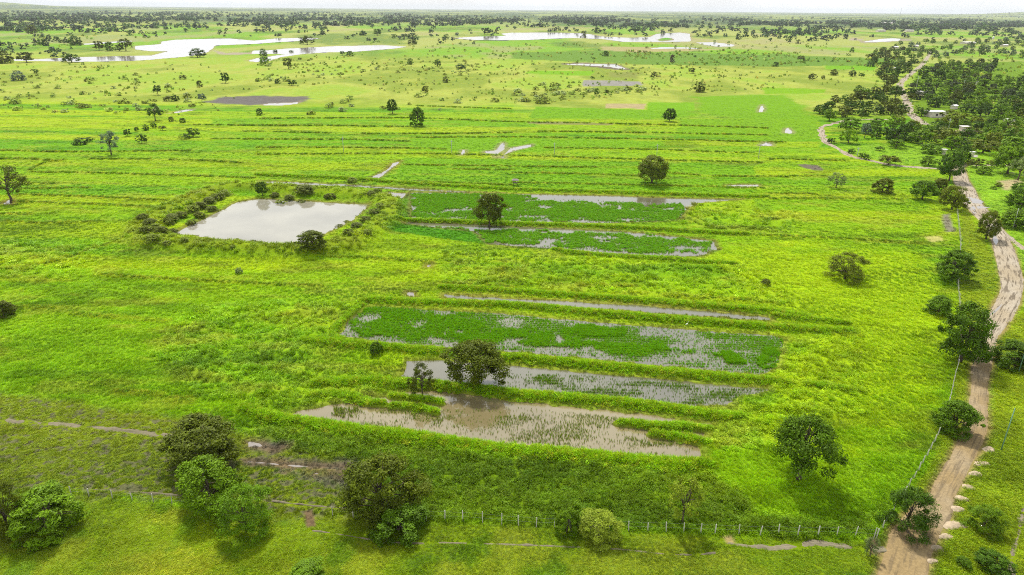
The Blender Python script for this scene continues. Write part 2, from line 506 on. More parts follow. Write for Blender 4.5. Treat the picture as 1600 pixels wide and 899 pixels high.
# ------------------------------------------------------------------ layout: bunds (half width, ridge height, tuft height, yellowness, tuft rows)
BUNDS = [  # foreground: each gets its own grass
 ('lush grass bund above the thin upper strip of water', [(686,451),(740,453),(800,457),(900,464),(1000,471),(1100,479),(1200,488),(1262,498)], 1.5, .45, .85),
 ('lush grass bund along the far edge of the seedling paddy', [(560,476),(580,471),(650,474),(720,476),(800,479),(900,488),(1000,497),(1100,505),(1200,513),(1262,517),(1332,521)], 1.7, .5, .9),
 ('lush grass bund between the seedling paddy and the big dark tree', [(470,536),(520,537),(575,542),(630,547),(675,551),(740,556),(800,561),(900,570),(1000,580),(1100,589),(1200,598),(1235,603)], 1.6, .5, .9),
 ('lush grass bund running behind the nearest paddy', [(490,603),(540,600),(575,598),(625,601),(680,604),(740,610),(800,618),(900,625),(1000,635),(1060,643),(1122,653),(1160,655)], 1.6, .5, .9),
 ('lush grass bund along the front edge of the nearest paddy', [(380,640),(425,655),(470,662),(530,671),(600,681),(660,687),(720,697),(790,706),(850,710),(930,717),(1000,724),(1060,729),(1110,728)], 1.9, .45, .95),
 ('grass bund along the left end of the seedling paddy', [(566,478),(545,494),(530,510),(519,526),(535,534)], 1.3, .4, .8),
 ('broken grass bund in the left of the nearest paddy', [(480,622),(520,619),(556,624),(575,631),(600,633)], 1.3, .4, .8),
 ('short grass bund below the small dark tree', [(612,636),(640,637),(665,641),(682,646)], 1.1, .35, .7),
 ('short grass bund around the foot of the small dark tree', [(612,620),(640,624),(668,626),(690,631)], 1.0, .35, .7),
 ('broken grass bund in the right of the nearest paddy', [(966,662),(990,664),(1020,667),(1060,668),(1110,673)], 1.2, .4, .75),
 ('short lush grass bund near the right end of the nearest paddy', [(1018,680),(1050,684),(1085,690),(1106,696)], 1.3, .4, .8),
 ('grass bund under the big dark rice paddy', [(620,345),(700,347),(800,351),(900,354),(1000,358),(1085,363),(1170,368)], 1.5, .5, .8),
 ('grass bund under the smaller dark paddy', [(862,392),(920,399),(975,403),(1050,407),(1150,415)], 1.5, .5, .8),
 ('grass bund between the pond canal and the big dark paddy', [(400,274),(500,278),(562,281),(605,285),(700,291),(800,297),(900,300),(1000,303),(1100,306),(1200,309)], 1.7, .5, .8),
 ('low grass bund right of the seedling paddy', [(1205,494),(1260,499),(1330,508)], 1.3, .4, .7),
 ('low grass bund right of the nearest paddy', [(1262,603),(1300,607),(1332,612)], 1.2, .4, .7),
]
BUNDS = [(l, smooth_line(W(p), 2.0), hw, h, th) for l, p, hw, h, th in BUNDS]
LINES = [  # field edges farther off
 [(0,249),(50,249),(95,253)], [(45,268),(67,256),(100,251)], [(140,249),(265,250),(400,256)],
 [(45,270),(150,271),(240,274),(400,279)], [(28,305),(107,307),(200,311),(255,314)], [(22,316),(150,320),(240,324)],
 [(0,335),(48,335)], [(0,347),(75,349),(160,347)], [(50,287),(85,288)], [(0,439),(50,440),(105,440)],
 [(152,430),(250,436),(400,444)], [(462,400),(560,403),(675,410)], [(400,445),(500,447)],
 [(400,242),(625,241),(800,244),(1000,250),(1200,255)], [(800,271),(875,272),(1000,275)], [(1045,271),(1100,275),(1200,277),(1290,275)],
 [(800,286),(1000,290),(1200,295)], [(640,284),(720,287),(800,290)], [(1200,249),(1320,252)], [(1200,303),(1275,304)], [(1200,311),(1410,312)],
 [(1130,364),(1200,369),(1300,373),(1438,381)], [(400,186),(625,185),(700,187),(800,191),(1000,195),(1200,201)],
 [(380,206),(620,210),(800,208)], [(650,166),(800,171)], [(300,196),(500,197),(640,199)], [(640,216),(800,215),(1000,218),(1230,223)],
 [(330,218),(560,219),(640,222)], [(400,231),(620,232),(700,234)], [(850,232),(1000,234),(1180,240)], [(840,206),(1000,208),(1200,212)],
 [(0,236),(120,238),(300,236)], [(630,258),(760,260),(900,262),(1000,262)], [(30,296),(140,294)], [(700,265),(800,266)],
 [(0,490),(25,481),(90,483)], [(110,489),(140,494),(260,503)], [(182,611),(215,616),(250,618)], [(270,626),(296,628)],
 [(690,443),(740,447),(800,450)], [(1040,462),(1130,468),(1210,474)], [(1290,521),(1340,524)], [(900,448),(1000,450)],
 [(0,422),(60,417),(130,396),(180,378),(215,362)],
]
LINES = [smooth_line(W(p), 6.0) for p in LINES]
LEVEE = smooth_line(W([(240,376),(222,360),(250,338),(292,318),(328,302),(372,294),(420,297),(480,301),(540,304),(600,313),(610,334),(592,354),(558,374),(512,392),(450,396),(390,393),(310,388),(250,380)]), 3.0)

# ------------------------------------------------------------------ layout: roads and paths
ROAD_L = [(1340,960),(1372,899),(1384,867),(1392,830),(1416,805),(1452,772),(1472,737),(1495,700),(1506,675),(1514,640),(1520,600),(1518,575),(1530,550),(1536,525),(1542,500),(1555,475),(1566,450),(1564,437),(1556,400),(1550,375),(1536,350),(1512,325),(1503,312),(1500,300),(1491,284),(1489,272),(1491,262),(1500,254)]
ROAD_R = [(1430,960),(1447,899),(1453,867),(1469,830),(1486,805),(1492,772),(1510,737),(1530,700),(1541,675),(1543,640),(1542,600),(1548,575),(1551,550),(1558,525),(1580,500),(1592,475),(1598,450),(1598,437),(1588,400),(1577,375),(1562,350),(1540,325),(1529,312),(1525,300),(1514,284),(1510,272),(1506,262),(1517,255)]
WEAR = [0,0,0,0,.05,.1,.15,.1,.05,.1,.15,.2,.35,.6,.85,.8,.8,.8,.75,.75,.8,.85,.85,.85,.8,.7,.7,.7]
PATHS = [  # name, label, pixel line, half width m, wear
 ('dirt_path', 'pale dirt path curving from the road junction to the far wood', [(1492,266),(1470,264),(1400,259),(1360,251),(1330,244),(1307,231),(1290,222),(1284,208),(1284,199),(1300,194),(1320,189),(1352,187),(1388,187)], 1.7, .8),
 ('dirt_path', 'pale upper dirt road climbing through the dark wood', [(1447,195),(1430,184),(1421,173),(1417,160),(1412,147),(1406,138),(1409,128),(1424,115),(1440,102),(1449,90),(1455,80)], 2.6, .9),
 ('dirt_path', 'twin wheel track leaving the road at the right edge', [(1556,352),(1572,366),(1586,378),(1604,392)], 0.9, .7),
 ('dirt_path', 'pale branch track going right from the junction', [(1510,256),(1530,259),(1560,258),(1610,262)], 1.4, .8),
 ('footpath', 'thin footpath across the pasture below the front fence', [(488,829),(540,836),(585,844),(640,849),(700,848),(800,851),(880,854),(960,858),(1062,867),(1120,864)], 0.14, .5),
 ('footpath', 'broken sandy footpath from the pasture to the road', [(1130,846),(1150,850),(1200,856),(1240,853),(1272,848),(1310,853),(1350,858),(1384,856)], 0.42, .7),
 ('footpath', 'muddy track crossing the grey grass at the left', [(-120,650),(0,657),(60,661),(120,665),(180,671),(235,678),(285,686)], 0.5, .3),
 ('footpath', 'narrow track in the bottom right corner', [(1582,905),(1581,880),(1584,860),(1592,830),(1600,800),(1612,770)], 0.35, .7),
 ('footpath', 'earth lip along the left front fence', [(120,768),(160,764),(200,768),(240,771),(285,775),(340,781)], 0.16, .4),
 ('footpath', 'pale earth edge below the muddy grass', [(425,783),(460,787),(500,791),(540,794)], 0.16, .4),
]
PATHS = [(n, l, smooth_line(W(p), 1.5), hw, wr) for n, l, p, hw, wr in PATHS]
WL, WR = W(ROAD_L), W(ROAD_R)
ROAD_POLY = np.vstack([WL, WR[::-1]])

# ------------------------------------------------------------------ layout: land cover
LIME = A(164, 200, 2); LIME2 = A(144, 192, 2); FIELD = A(154, 196, 4); SCRUB = A(192, 202, 88); OLIVE = A(150, 172, 58)
RICE_DK = A(88, 156, 4); PASTURE = A(130, 158, 8); WEED = A(116, 150, 2); MUD = A(126, 118, 100); BRIGHT = A(128, 182, 4)
MUDGRASS = A(132, 152, 24); TAN = A(196, 178, 128); DRY = A(176, 182, 58); DARKMUD = A(124, 118, 112); ROADSIDE = A(146, 170, 20)
PATCH = [  # colour, pixel polygon, vegetation cover 0..1, edge softness
 (PASTURE, [(-400,766),(125,773),(275,789),(420,800),(585,812),(800,820),(1000,832),(1150,838),(1372,844),(1400,1000),(-500,1000)], 1, 1),
 (WEED, [(380,668),(470,672),(600,690),(720,704),(850,718),(1000,730),(1110,735),(1150,760),(1180,800),(1300,815),(1385,790),(1370,843),(1150,837),(1000,831),(800,819),(600,812),(560,780),(450,710)], 1, 2),
 (MUDGRASS, [(-300,615),(0,612),(120,630),(250,652),(380,668),(440,700),(545,728),(590,770),(560,803),(420,798),(275,787),(125,771),(-300,764)], .55, 2),
 (A(172, 206, 4), [(1090,400),(1200,385),(1440,395),(1452,470),(1440,560),(1420,650),(1330,690),(1200,690),(1180,650),(1250,560),(1250,480)], 1, 9),
 (RICE_DK, [(622,302),(760,304),(1060,318),(1075,330),(1060,346),(950,349),(800,349),(620,344)], 1, .6),
 (RICE_DK, [(600,349),(760,358),(985,364),(1118,377),(1123,392),(1095,401),(1000,400),(850,390),(760,382),(680,372),(600,360)], 1, .8),
 (LIME2, [(800,258),(1000,262),(1180,270),(1180,277),(1000,276),(800,272)], 1, 1),
 (BRIGHT, [(630,247),(800,250),(1000,256),(1180,260),(1180,272),(1000,276),(860,272),(620,272)], 1, 1.2),
 (BRIGHT, [(610,273),(800,276),(1000,280),(1180,284),(1180,302),(1000,298),(800,294),(640,290)], 1, 1.2),
 (BRIGHT, [(640,212),(840,217),(1040,221),(1040,228),(840,238),(640,236)], 1, 2),
 (BRIGHT, [(837,167),(945,170),(1070,174),(1100,180),(1020,186),(827,185)], 1, 1),
 (A(132, 188, 8), [(1012,160),(1085,160),(1087,174),(1010,172)], 1, 1),
 (A(130, 182, 10), [(1085,151),(1150,149),(1230,148),(1262,168),(1275,185),(1180,186),(1090,178)], 1, 7),
 (A(132, 182, 12), [(1060,186),(1275,186),(1285,215),(1240,222),(1060,212)], 1, 2),
 (A(138, 192, 8), [(818,115),(832,110),(931,111),(921,119)], 1, 1),
 (A(140, 190, 10), [(1190,138),(1200,137),(1290,140),(1290,146),(1195,147)], 1, 2),
 (A(132, 190, 10), [(1288,91),(1340,92),(1370,104),(1366,111),(1290,108)], 1, 3),
 (TAN, [(947,162.5),(1009,162.5),(1007,170.5),(946,169)], 0, .6),
 (A(168,164,154), [(911,125),(950,126),(1000,127.5),(1006,134),(911,135)], 0, 1.5),
 (DARKMUD, [(317,160),(350,151.5),(400,150),(475,151.5),(482,155),(462,161.5),(410,165),(360,163)], 0, 5),
 (A(150,150,90), [(825,190.5),(900,190.5),(960,194),(950,196),(825,193.5)], 0, 1),
 (MUD, [(870,100),(905,98),(962,100),(985,109),(960,109),(915,104)], 0, 3),
 (A(150,160,70), [(950,113),(1000,114),(995,122),(955,121)], 0, 4),
 (A(120,160,50), [(800,82),(960,80),(1200,86),(1400,92),(1400,102),(1200,104),(1000,101),(800,92)], 1, 6),
 (A(190,180,120), [(940,73),(1010,74),(1100,77),(1140,78),(1000,82),(940,79)], 0, 4),
 (A(190,176,150), [(1330,60),(1350,61),(1345,64),(1325,63)], 0, 2),
 (A(176,168,136), [(1340,64),(1420,60),(1425,64),(1350,68)], 0, 3),
 (A(204,180,160), [(455,78),(597,71),(600,75),(520,81),(470,82)], 0, 3),
 (A(190,176,150), [(334,79),(352,83),(400,82),(400,85),(345,86)], 0, 3),
 (A(150,196,40), [(1310,228),(1480,226),(1560,240),(1610,300),(1610,420),(1570,400),(1530,320),(1515,270),(1485,262),(1400,256),(1340,243)], 1, 3),
 (ROADSIDE, [(1440,930),(1455,867),(1475,830),(1496,772),(1532,700),(1545,640),(1550,575),(1562,525),(1590,490),(1640,470),(1700,930)], 1, .8),
 (ROADSIDE, [(1360,850),(1392,820),(1430,760),(1470,690),(1484,640),(1492,590),(1500,500),(1497,440),(1505,380),(1500,335),(1515,335),(1552,400),(1562,450),(1538,500),(1516,600),(1505,670),(1470,737),(1450,775),(1390,832)], 1, .6),
 (A(124,160,26), [(1425,125),(1450,100),(1600,96),(1620,225),(1480,232),(1440,200),(1425,160)], 1, 6),
 (A(196,180,150), [(1436,146),(1446,146),(1445,149),(1435,149)], 0, 1),
 (A(200,184,150), [(1478,206),(1512,202),(1536,205),(1500,210)], 0, 1),
 (A(206,190,140), [(1560,283),(1590,280),(1595,292),(1570,296)], .2, 2),
 (A(215,200,160), [(1570,190),(1585,190),(1585,195),(1570,195)], 0, 1),
 (A(215,205,200), [(1518,243),(1527,242),(1528,246),(1519,246)], 0, .5),
 (MUD, [(1248,258),(1258,256),(1280,259),(1284,266),(1272,266),(1255,262)], .1, 1),
 (A(200,196,110), [(1445,370),(1470,369),(1474,376),(1455,378)], .2, 1),
 (A(150,146,120), [(1472,335),(1484,335),(1490,362),(1480,362)], .5, 1.2),
 (A(108,104,90), [(378,686),(410,687),(452,694),(452,702),(425,710),(383,704)], .4, 1.5),
 (A(108,104,90), [(378,717),(460,722),(548,727),(550,740),(500,737),(440,731),(384,727)], .35, 1.3),
 (A(116,112,92), [(440,735),(548,742),(545,762),(470,750)], .75, 2.2),
 (A(206,190,150), [(1463,752),(1468,744),(1479,733),(1489,716),(1494,703),(1497,692),(1500,694),(1496,708),(1486,730),(1474,748)], .05, .5),
 (A(130,110,80), [(478,800),(486,799),(492,822),(480,823)], .1, .4),
 (A(190,170,110), [(1128,838),(1145,836),(1152,850),(1135,851)], .1, .5),
 (A(120,100,76), [(1355,838),(1375,842),(1378,868),(1356,868)], .2, .8),
]
PATCH = [(c, W(p), cv, e) for c, p, cv, e in PATCH]
LUSH = [W([(300,480),(520,470),(560,480),(520,530),(480,560),(600,590),(560,620),(430,650),(330,620),(230,560)]),
        W([(690,395),(900,405),(1180,420),(1250,480),(1000,462),(700,445)]), W([(1225,530),(1340,520),(1350,650),(1150,720),(1110,690),(1150,630),(1215,600)]),
        W([(900,315),(1090,318),(1240,330),(1240,365),(1080,355)]), W([(0,375),(160,385),(100,440),(-50,440)])]

BANDS = []
def bands(x0, x1, L, R, cols):
    for i in range(len(L) - 1):
        xs = np.linspace(x0, x1, 6); a = np.interp(xs, [x0, x1], [L[i], R[i]]); b = np.interp(xs, [x0, x1], [L[i + 1], R[i + 1]])
        BANDS.append((W(list(zip(xs, a)) + list(zip(xs[::-1], b[::-1]))), cols[i % len(cols)]))
GA, GB, GC, GD = A(170, 200, 14), A(118, 182, 4), A(152, 196, 4), A(134, 186, 4)
bands(330, 840, [178,186,197,206,219,231,242], [176,189,199,208,221,234,245], [GC, GB, GA, GD, GB, GA])
bands(840, 1280, [186,196,207,217,226,233,246], [190,202,212,222,231,240,252], [GA, GC, GB, GA, GD, GC])
bands(-120, 400, [224,236,249,260,270,287,305,316,335,347,372], [224,236,250,262,277,292,307,322,338,350,372], [GB, GC, GA, GD, GC, GB, GA, GC, GD, GA])
bands(400, 640, [242,254,266,276], [242,254,266,280], [GC, GA, GD])
bands(1180, 1450, [254,266,277,290,303,312,330,345,372], [252,266,276,290,303,312,330,345,381], [GC, GA, GD, GC, GA, GD, GA, GC])
bands(690, 1180, [412,428,446], [418,436,470], [GD, GC])
bands(-120, 560, [372,395,418,440,447], [400,408,425,445,447], [GD, GA, GC, GD])

def dist_py(Y):
    """photo row of ground at forward distance Y on the centre line"""
    dep = np.arctan2(CAM_H, Y)
    return 449.5 + FPX * np.tan(dep - PITCH)

def terrain(X, Y, fine=True):
    """returns height, albedo, vegetation cover, tallness for ground points"""
    D = np.sqrt(X * X + Y * Y)
    n_w = fbm(X / 7.0, Y / 7.0, 3, 3) - 0.5
    n_b = fbm(X / 60.0, Y / 28.0, 3, 11)
    n_s = fbm(X / 260.0 + Y / 300.0, Y / 9.0, 4, 23)            # stripes along the fields
    n_f = fbm(X / 1.3, Y / 1.3, 2, 41)
    py = dist_py(np.maximum(Y, 20))
    z = np.zeros_like(X)
    # base colour by distance and zone
    c = LIME + (LIME2 - LIME) * sstep(.35, .65, n_b)[:, None]
    t = sstep(320, 270, py + 20 * (n_b - .5))[:, None]
    fld = FIELD + (A(176, 206, 22) - FIELD) * sstep(.52, .60, n_s)[:, None]
    fld = fld + (A(112, 176, 4) - fld) * sstep(.46, .40, n_s)[:, None] * .9
    c = c + (fld - c) * t
    t = sstep(186, 160, py + 26 * (n_b - .5) + np.where(X < 0, 8, 0))[:, None]
    n_p = fbm(X / 45.0, Y / 90.0, 4, 57)
    scr = SCRUB + (OLIVE - SCRUB) * sstep(.46, .66, n_p)[:, None]
    scr = scr + (A(150, 196, 40) - scr) * (sstep(.52, .36, n_p) * .6)[:, None]
    c = c + (scr - c) * t
    t = sstep(98, 84, py + 6 * (n_b - .5))[:, None]
    n_q = fbm(X / 160.0, Y / 420.0, 4, 77)
    pl = A(140, 190, 44) + (A(184, 194, 100) - A(140, 190, 44)) * sstep(.42, .56, n_q)[:, None]
    n_q2 = fbm(X / 120.0 + 50, Y / 260.0, 4, 83)
    pl = pl + (A(112, 146, 52) - pl) * (sstep(.54, .66, n_q2) * .8)[:, None]
    pl = pl + (A(186, 176, 128) - pl) * (sstep(.40, .32, n_q2) * .6)[:, None]
    c = c + (pl - c) * t
    t = sstep(46, 34, py)[:, None]
    n_r = fbm(X / 420.0, Y / 1500.0, 4, 97)
    fr = A(96, 120, 72) + (A(160, 176, 96) - A(96, 120, 72)) * sstep(.44, .62, n_r)[:, None]
    c = c + (fr - c) * t
    for P, cc in BANDS:
        sd_ = sdf_poly(X, Y, P, 6.0) + n_w * 2.0
        c = c + (cc - c) * (sstep(1.2, -1.2, sd_) * .75)[:, None]
    # tonal patches: dry tips and lush streaks
    dry = sstep(.52, .72, fbm(X / 11.0, Y / 4.0, 4, 131)) * (py < 700)
    c = c + (DRY * 1.05 - c) * (dry * .42)[:, None]
    dk_ = sstep(.54, .72, fbm(X / 16.0, Y / 5.0, 4, 137)) * (py < 700) * (py > 170)
    c = c * (1 - .34 * dk_)[:, None] * (1 + np.array([0.0, .06, 0])[None, :] * dk_[:, None])
    cover = np.ones_like(X); tall = np.full_like(X, .45)
    lush = np.zeros_like(X)
    for P in LUSH:
        s = sdf_poly(X, Y, P, 12.0) + n_w * 6
        lush = np.maximum(lush, sstep(3, -4, s))
    tall += .3 * lush
    pasture_m = np.zeros_like(X)
    for k, (cc, P, cv, e) in enumerate(PATCH):
        s = sdf_poly(X, Y, P, 4 + e * 6) + n_w * 2.2 * e
        m = sstep(e * .6, -e * .6, s)
        if k == 2:   # grey mud showing between the grass clumps
            mud = sstep(.55, .66, fbm(X / .8, Y / .6, 3, 151) + .16 * (fbm(X / 14, Y / 9, 2, 161) - .45))
            cc = cc + (MUD * .8 - cc) * (mud * .75)[:, None]
            cvv = np.where(mud > .4, .25, .95)
        else:
            cvv = cv
        c = c + (cc - c) * m[:, None]
        cover = cover + (cvv - cover) * m
        if k == 0:
            tall += (.14 - tall) * m; pasture_m = m
            pt = sstep(.42, .68, fbm(X / 6.0, Y / 6.0, 3, 171))
            c = c + (A(160, 170, 40) - c) * (m * pt * .55)[:, None]
            pt2 = sstep(.55, .75, fbm(X / 4.0, Y / 4.0, 3, 181))
            c = c + (A(96, 138, 4) - c) * (m * pt2 * .7)[:, None]
        if k == 1: tall += (.6 - tall) * m; lush = np.maximum(lush, m)
        if k == 2: tall += (.16 - tall) * m
        if k in (30, 31): tall += (.22 - tall) * m
        if cv == 1 and 3 < k < 17: tall += (.4 - tall) * m; lush *= 1 - m
    # relief of the standing grass and lodged rice
    if fine:
        amp = (.12 + .75 * lush) * np.clip(cover, 0, 1) * sstep(700, 120, D) * (1 - .75 * pasture_m)
        lumps = fbm(X / 3.0, Y / 2.0, 3, 201)
        z += amp * np.clip(lumps - .38, 0, 1) * 1.8
        z += .07 * n_f * np.clip(cover, 0, 1) * sstep(260, 60, D)
    # embankment round the pond
    s = d_line(X, Y, LEVEE, 14.0)
    lev = sstep(7.5, 1.0, s + n_w * 3)
    z = np.maximum(z, 1.7 * lev + .6 * lev * n_w + .25 * lev * n_f)
    lush = np.maximum(lush, lev); tall = np.maximum(tall, .7 * lev)
    c = c + (A(146, 166, 20) - c) * (lev * .75)[:, None]
    # bunds
    bund = np.zeros_like(X)
    for _, P, hw, h, th in BUNDS:
        s = d_line(X, Y, P, hw * 2.5)
        m = sstep(hw, hw * .25, s + n_w * .7)
        z = np.maximum(z, h * m); bund = np.maximum(bund, m)
    for P in LINES:
        s = d_line(X, Y, P, 5.0)
        m = sstep(1.5, .4, s + n_w * .5)
        z = np.maximum(z, .35 * m)
        c = c + (A(176, 186, 40) - c) * (m * .45)[:, None]
    c = c + (A(150, 186, 2) - c) * bund[:, None]
    # hollows for water
    wet = np.zeros_like(X)
    rag0 = np.abs(fbm(X / 3.0, Y / 3.0, 2, 301) - .5)
    for name, lab, mt, dg, zw, P in WATER:
        far = P[:, 1].mean()
        e = .5 + .0025 * far
        rag = rag0 * (2.4 if far < 300 else 4.0) * (0.25 if name in ('puddle', 'ditch') else 1)
        s = sdf_poly(X, Y, P, 3.0 + e) + rag
        m = sstep(0, -e, s)
        bm = m * (1 - bund)
        z = z * (1 - bm) - dg * bm
        wet = np.maximum(wet, bm)
        rim = sstep(1.0 + .004 * far, 0, s) * (1 - bund) * (.55 if far > 130 else .35)
        soil = A(150, 122, 80) if far < 300 else A(178, 160, 128)
        c = c + (soil - c) * (np.maximum(rim, bm))[:, None]
    for P in ISLANDS:
        m = sstep(6, -10, sdf_poly(X, Y, P, 30))
        z = np.maximum(z, m * 1.5 - .6 * (m < .02)) * (m > .02) + z * (m <= .02)
        c = c + (A(110, 180, 30) - c) * m[:, None]
    # flat beds under road and paths
    s = sdf_poly(X, Y, ROAD_POLY, 4.0)
    m = sstep(1.2, 0.1, s + n_w * .8)
    z = z * (1 - m) - .05 * m
    c = c + (A(168, 140, 98) - c) * (m * .8)[:, None]
    cover = cover * (1 - sstep(.9, .2, s + n_w * 1.5))
    for n, l, P, hw, wr in PATHS:
        s = d_line(X, Y, P, hw * 2 + 2)
        m = sstep(hw * 1.5 + .3, hw * .6, s + n_w * .6)
        z = z * (1 - m) - .04 * m
        cover = cover * (1 - sstep(hw * 1.4, hw * .6, s + n_w * .9))
    cover = cover * (1 - sstep(.05, .35, wet))
    # far hills on the horizon
    bear = X / np.maximum(Y, 1)
    hl = np.exp(-((bear + .80) / .16) ** 2) * np.exp(-((Y - 13000) / 2500) ** 2) * 150
    hr = np.exp(-((bear - .80) / .14) ** 2) * np.exp(-((Y - 16000) / 3000) ** 2) * 160
    z += hl + hr + sstep(4000, 12000, Y) * 26 * (fbm(X / 2600, Y / 2600, 2, 401) - .4)
    return z, np.clip(c, .002, .8), np.clip(cover, 0, 1), tall, lush

# ------------------------------------------------------------------ ground sheet
pys = np.arange(1090, 23, -1.2)
rowY = CAM_H / np.tan(np.arctan((pys - 449.5) / FPX) + PITCH)
rowY = np.concatenate([[-500, -200, -80, -30, -5], np.linspace(8, rowY[0] - 1, 6), rowY, np.geomspace(rowY[-1] * 1.06, 42000, 34)])
uc = np.arange(-0.86, 0.8601, 2.35 / FPX)
uc = np.concatenate([-np.geomspace(2.6, .88, 14), uc, np.geomspace(.88, 2.6, 14)])
RY, UC = np.meshgrid(rowY, uc, indexing='ij')
GX = UC * np.sqrt(np.maximum(RY, 25) ** 2 + CAM_H ** 2); GX = np.where(RY < 8, UC * 260, GX)
gx, gy = GX.ravel(), RY.ravel()
gz, gc, _, _, _ = terrain(gx, gy)
nr, nc = GX.shape
idx = np.arange(nr * nc).reshape(nr, nc)
gf = np.stack([idx[:-1, :-1].ravel(), idx[:-1, 1:].ravel(), idx[1:, 1:].ravel(), idx[1:, :-1].ravel()], 1)
gme = mesh_from('ground', np.stack([gx, gy, gz], 1), gf, [MAT_GROUND], True)
fattr(gme, 'land', gc, 'FLOAT_COLOR')
tag(link('ground', gme), 'flat green farmland of rice fields, scrub and pasture', kind='structure')

# ------------------------------------------------------------------ water sheets
wm = {'tan': MAT_PADDY2, 'pond': MAT_POND, 'paddy': MAT_PADDY, 'river': MAT_RIVER}
for name, lab, mt, dg, zw, P in WATER:
    me = mesh_from(name, np.hstack([P, np.full((len(P), 1), zw)]), [list(range(len(P)))], [wm[mt]])
    tag(link(name, me), lab, kind='structure')

# ------------------------------------------------------------------ road and path sheets
def strip(name, L, R, wear, mat, na, step, crown, lab):
    cl = (L + R) / 2
    seg = np.concatenate([[0], np.cumsum(np.linalg.norm(np.diff(cl, axis=0), axis=1))])
    s = np.arange(0, seg[-1], step)
    def it(a): return np.stack([np.interp(s, seg, a[:, k]) for k in range(a.shape[1])], 1)
    Ls, Rs = it(L), it(R); ws = np.interp(s, seg, wear)
    t = np.linspace(0, 1, na)
    X = Ls[:, None, 0] * (1 - t) + Rs[:, None, 0] * t; Y = Ls[:, None, 1] * (1 - t) + Rs[:, None, 1] * t
    wd = np.linalg.norm(Rs - Ls, axis=1)[:, None]
    edge = np.minimum(t, 1 - t)[None, :] * wd
    n = fbm(X.ravel() / 1.6, Y.ravel() / 1.6, 3, 501).reshape(X.shape)
    ruts = fbm((t[None, :] * wd / .8 + 0 * X).ravel(), (s[:, None] / 16 + 0 * X).ravel(), 2, 511).reshape(X.shape)
    fl = np.clip(edge / np.minimum(.9, wd * .3), 0, 1)
    Z = crown * fl - .10 * (1 - fl) + (n - .5) * (.12 * (1 - .6 * fl) if na > 10 else .46 * (1 if crown < .035 else .25)) + (ruts - .5) * .10 * crown / .07 * fl
    i = np.arange(X.size).reshape(X.shape)
    f = np.stack([i[:-1, :-1].ravel(), i[:-1, 1:].ravel(), i[1:, 1:].ravel(), i[1:, :-1].ravel()], 1)
    me = mesh_from(name, np.stack([X.ravel(), Y.ravel(), Z.ravel()], 1), f, [mat], True)
    fattr(me, 'along', np.stack([(t[None, :] + 0 * X).ravel(), (s[:, None] + 0 * X).ravel(), (ws[:, None] + 0 * X).ravel()], 1), 'FLOAT_VECTOR')
    return tag(link(name, me), lab, kind='structure')
def widen(L, R, e):
    d = R - L; d = d / np.linalg.norm(d, axis=1)[:, None]
    return L - d * e, R + d * e
RL, RR = widen(WL, WR, .5)
strip('dirt_road', RL, RR, WEAR, MAT_ROAD, 26, .6, .07, 'sandy rutted dirt road along the right of the fields')
for n, l, P, hw, wr in PATHS:
    tg = np.gradient(P, axis=0); tg /= np.linalg.norm(tg, axis=1)[:, None] + 1e-9
    nm = np.stack([tg[:, 1], -tg[:, 0]], 1)
    wv = (.5 + 1.5 * fbm(np.arange(len(P)) / 3.0, np.zeros(len(P)), 2, 601))[:, None]
    strip(n, P - nm * hw * wv, P + nm * hw * wv, np.full(len(P), wr), MAT_ROAD if hw > .8 else MAT_PATH, 7, max(.35, hw * .6), .04 if hw > .8 else .008, l)
for lab, pp in [('white puddle slanting along the left edge of the road', [(1546,493),(1552,487),(1560,480),(1566,475),(1562,483),(1554,490)]),
                ('water running down the road by the small tree', [(1549,352),(1554,351),(1556,366),(1560,378),(1556,384),(1551,376),(1552,366)]),
                ('muddy puddle across the upper road', [(1503,311),(1512,308),(1526,311),(1537,315),(1534,319),(1520,318),(1508,316)]),
                ('curved wet rut on the upper road', [(1514,326),(1520,323),(1534,323),(1548,325),(1534,326),(1522,328),(1526,335),(1522,335)]),
                ]:
    P = W(pp)
    tag(link('puddle', mesh_from('puddle', np.hstack([P, np.full((len(P), 1), .085)]), [list(range(len(P)))], [MAT_RIVER])), lab, kind='structure')

# ------------------------------------------------------------------ grass: tuft meshes and scatter
def tuft_mesh(name, seed, blades, h, r, w, arch, fan=1.0, segs=2):
    g = np.random.default_rng(seed)
    V, Fq, var = [], [], []
    for b in range(blades):
        a = g.uniform(0, 2 * math.pi); rr = r * .55 * math.sqrt(g.uniform(0, 1))
        base = np.array([rr * math.cos(a), rr * math.sin(a), -.05])
        a2 = a + g.normal(0, .6)
        d = np.array([math.cos(a2), math.sin(a2), 0])
        hh = h * g.uniform(.55, 1.1); out = arch * g.uniform(.3, 1.2)
        sd = np.array([-d[1], d[0], 0]); sd = sd * math.cos(.8) + d * math.sin(g.uniform(-.8, .8))
        ww = w * g.uniform(.7, 1.3); v = g.uniform(.80, 1.20)
        n0 = len(V)
        p1 = base + np.array([0, 0, hh * .62]) + d * out * .35
        p2 = base + np.array([0, 0, hh * (1 - .25 * fan * g.uniform(0, 1))]) + d * out
        V += [base - sd * ww * .4, base + sd * ww * .4, p1 + sd * ww * .5, p1 - sd * ww * .5, p2]
        Fq += [(n0, n0 + 1, n0 + 2), (n0, n0 + 2, n0 + 3), (n0 + 3, n0 + 2, n0 + 4)]
        var += [v] * 5
    me = mesh_from(name, np.array(V), np.array(Fq), [MAT_TUFT])
    fattr(me, 'leaf_variation', var)
    return bpy.data.objects.new(name, me)          # prototype, never linked to the scene

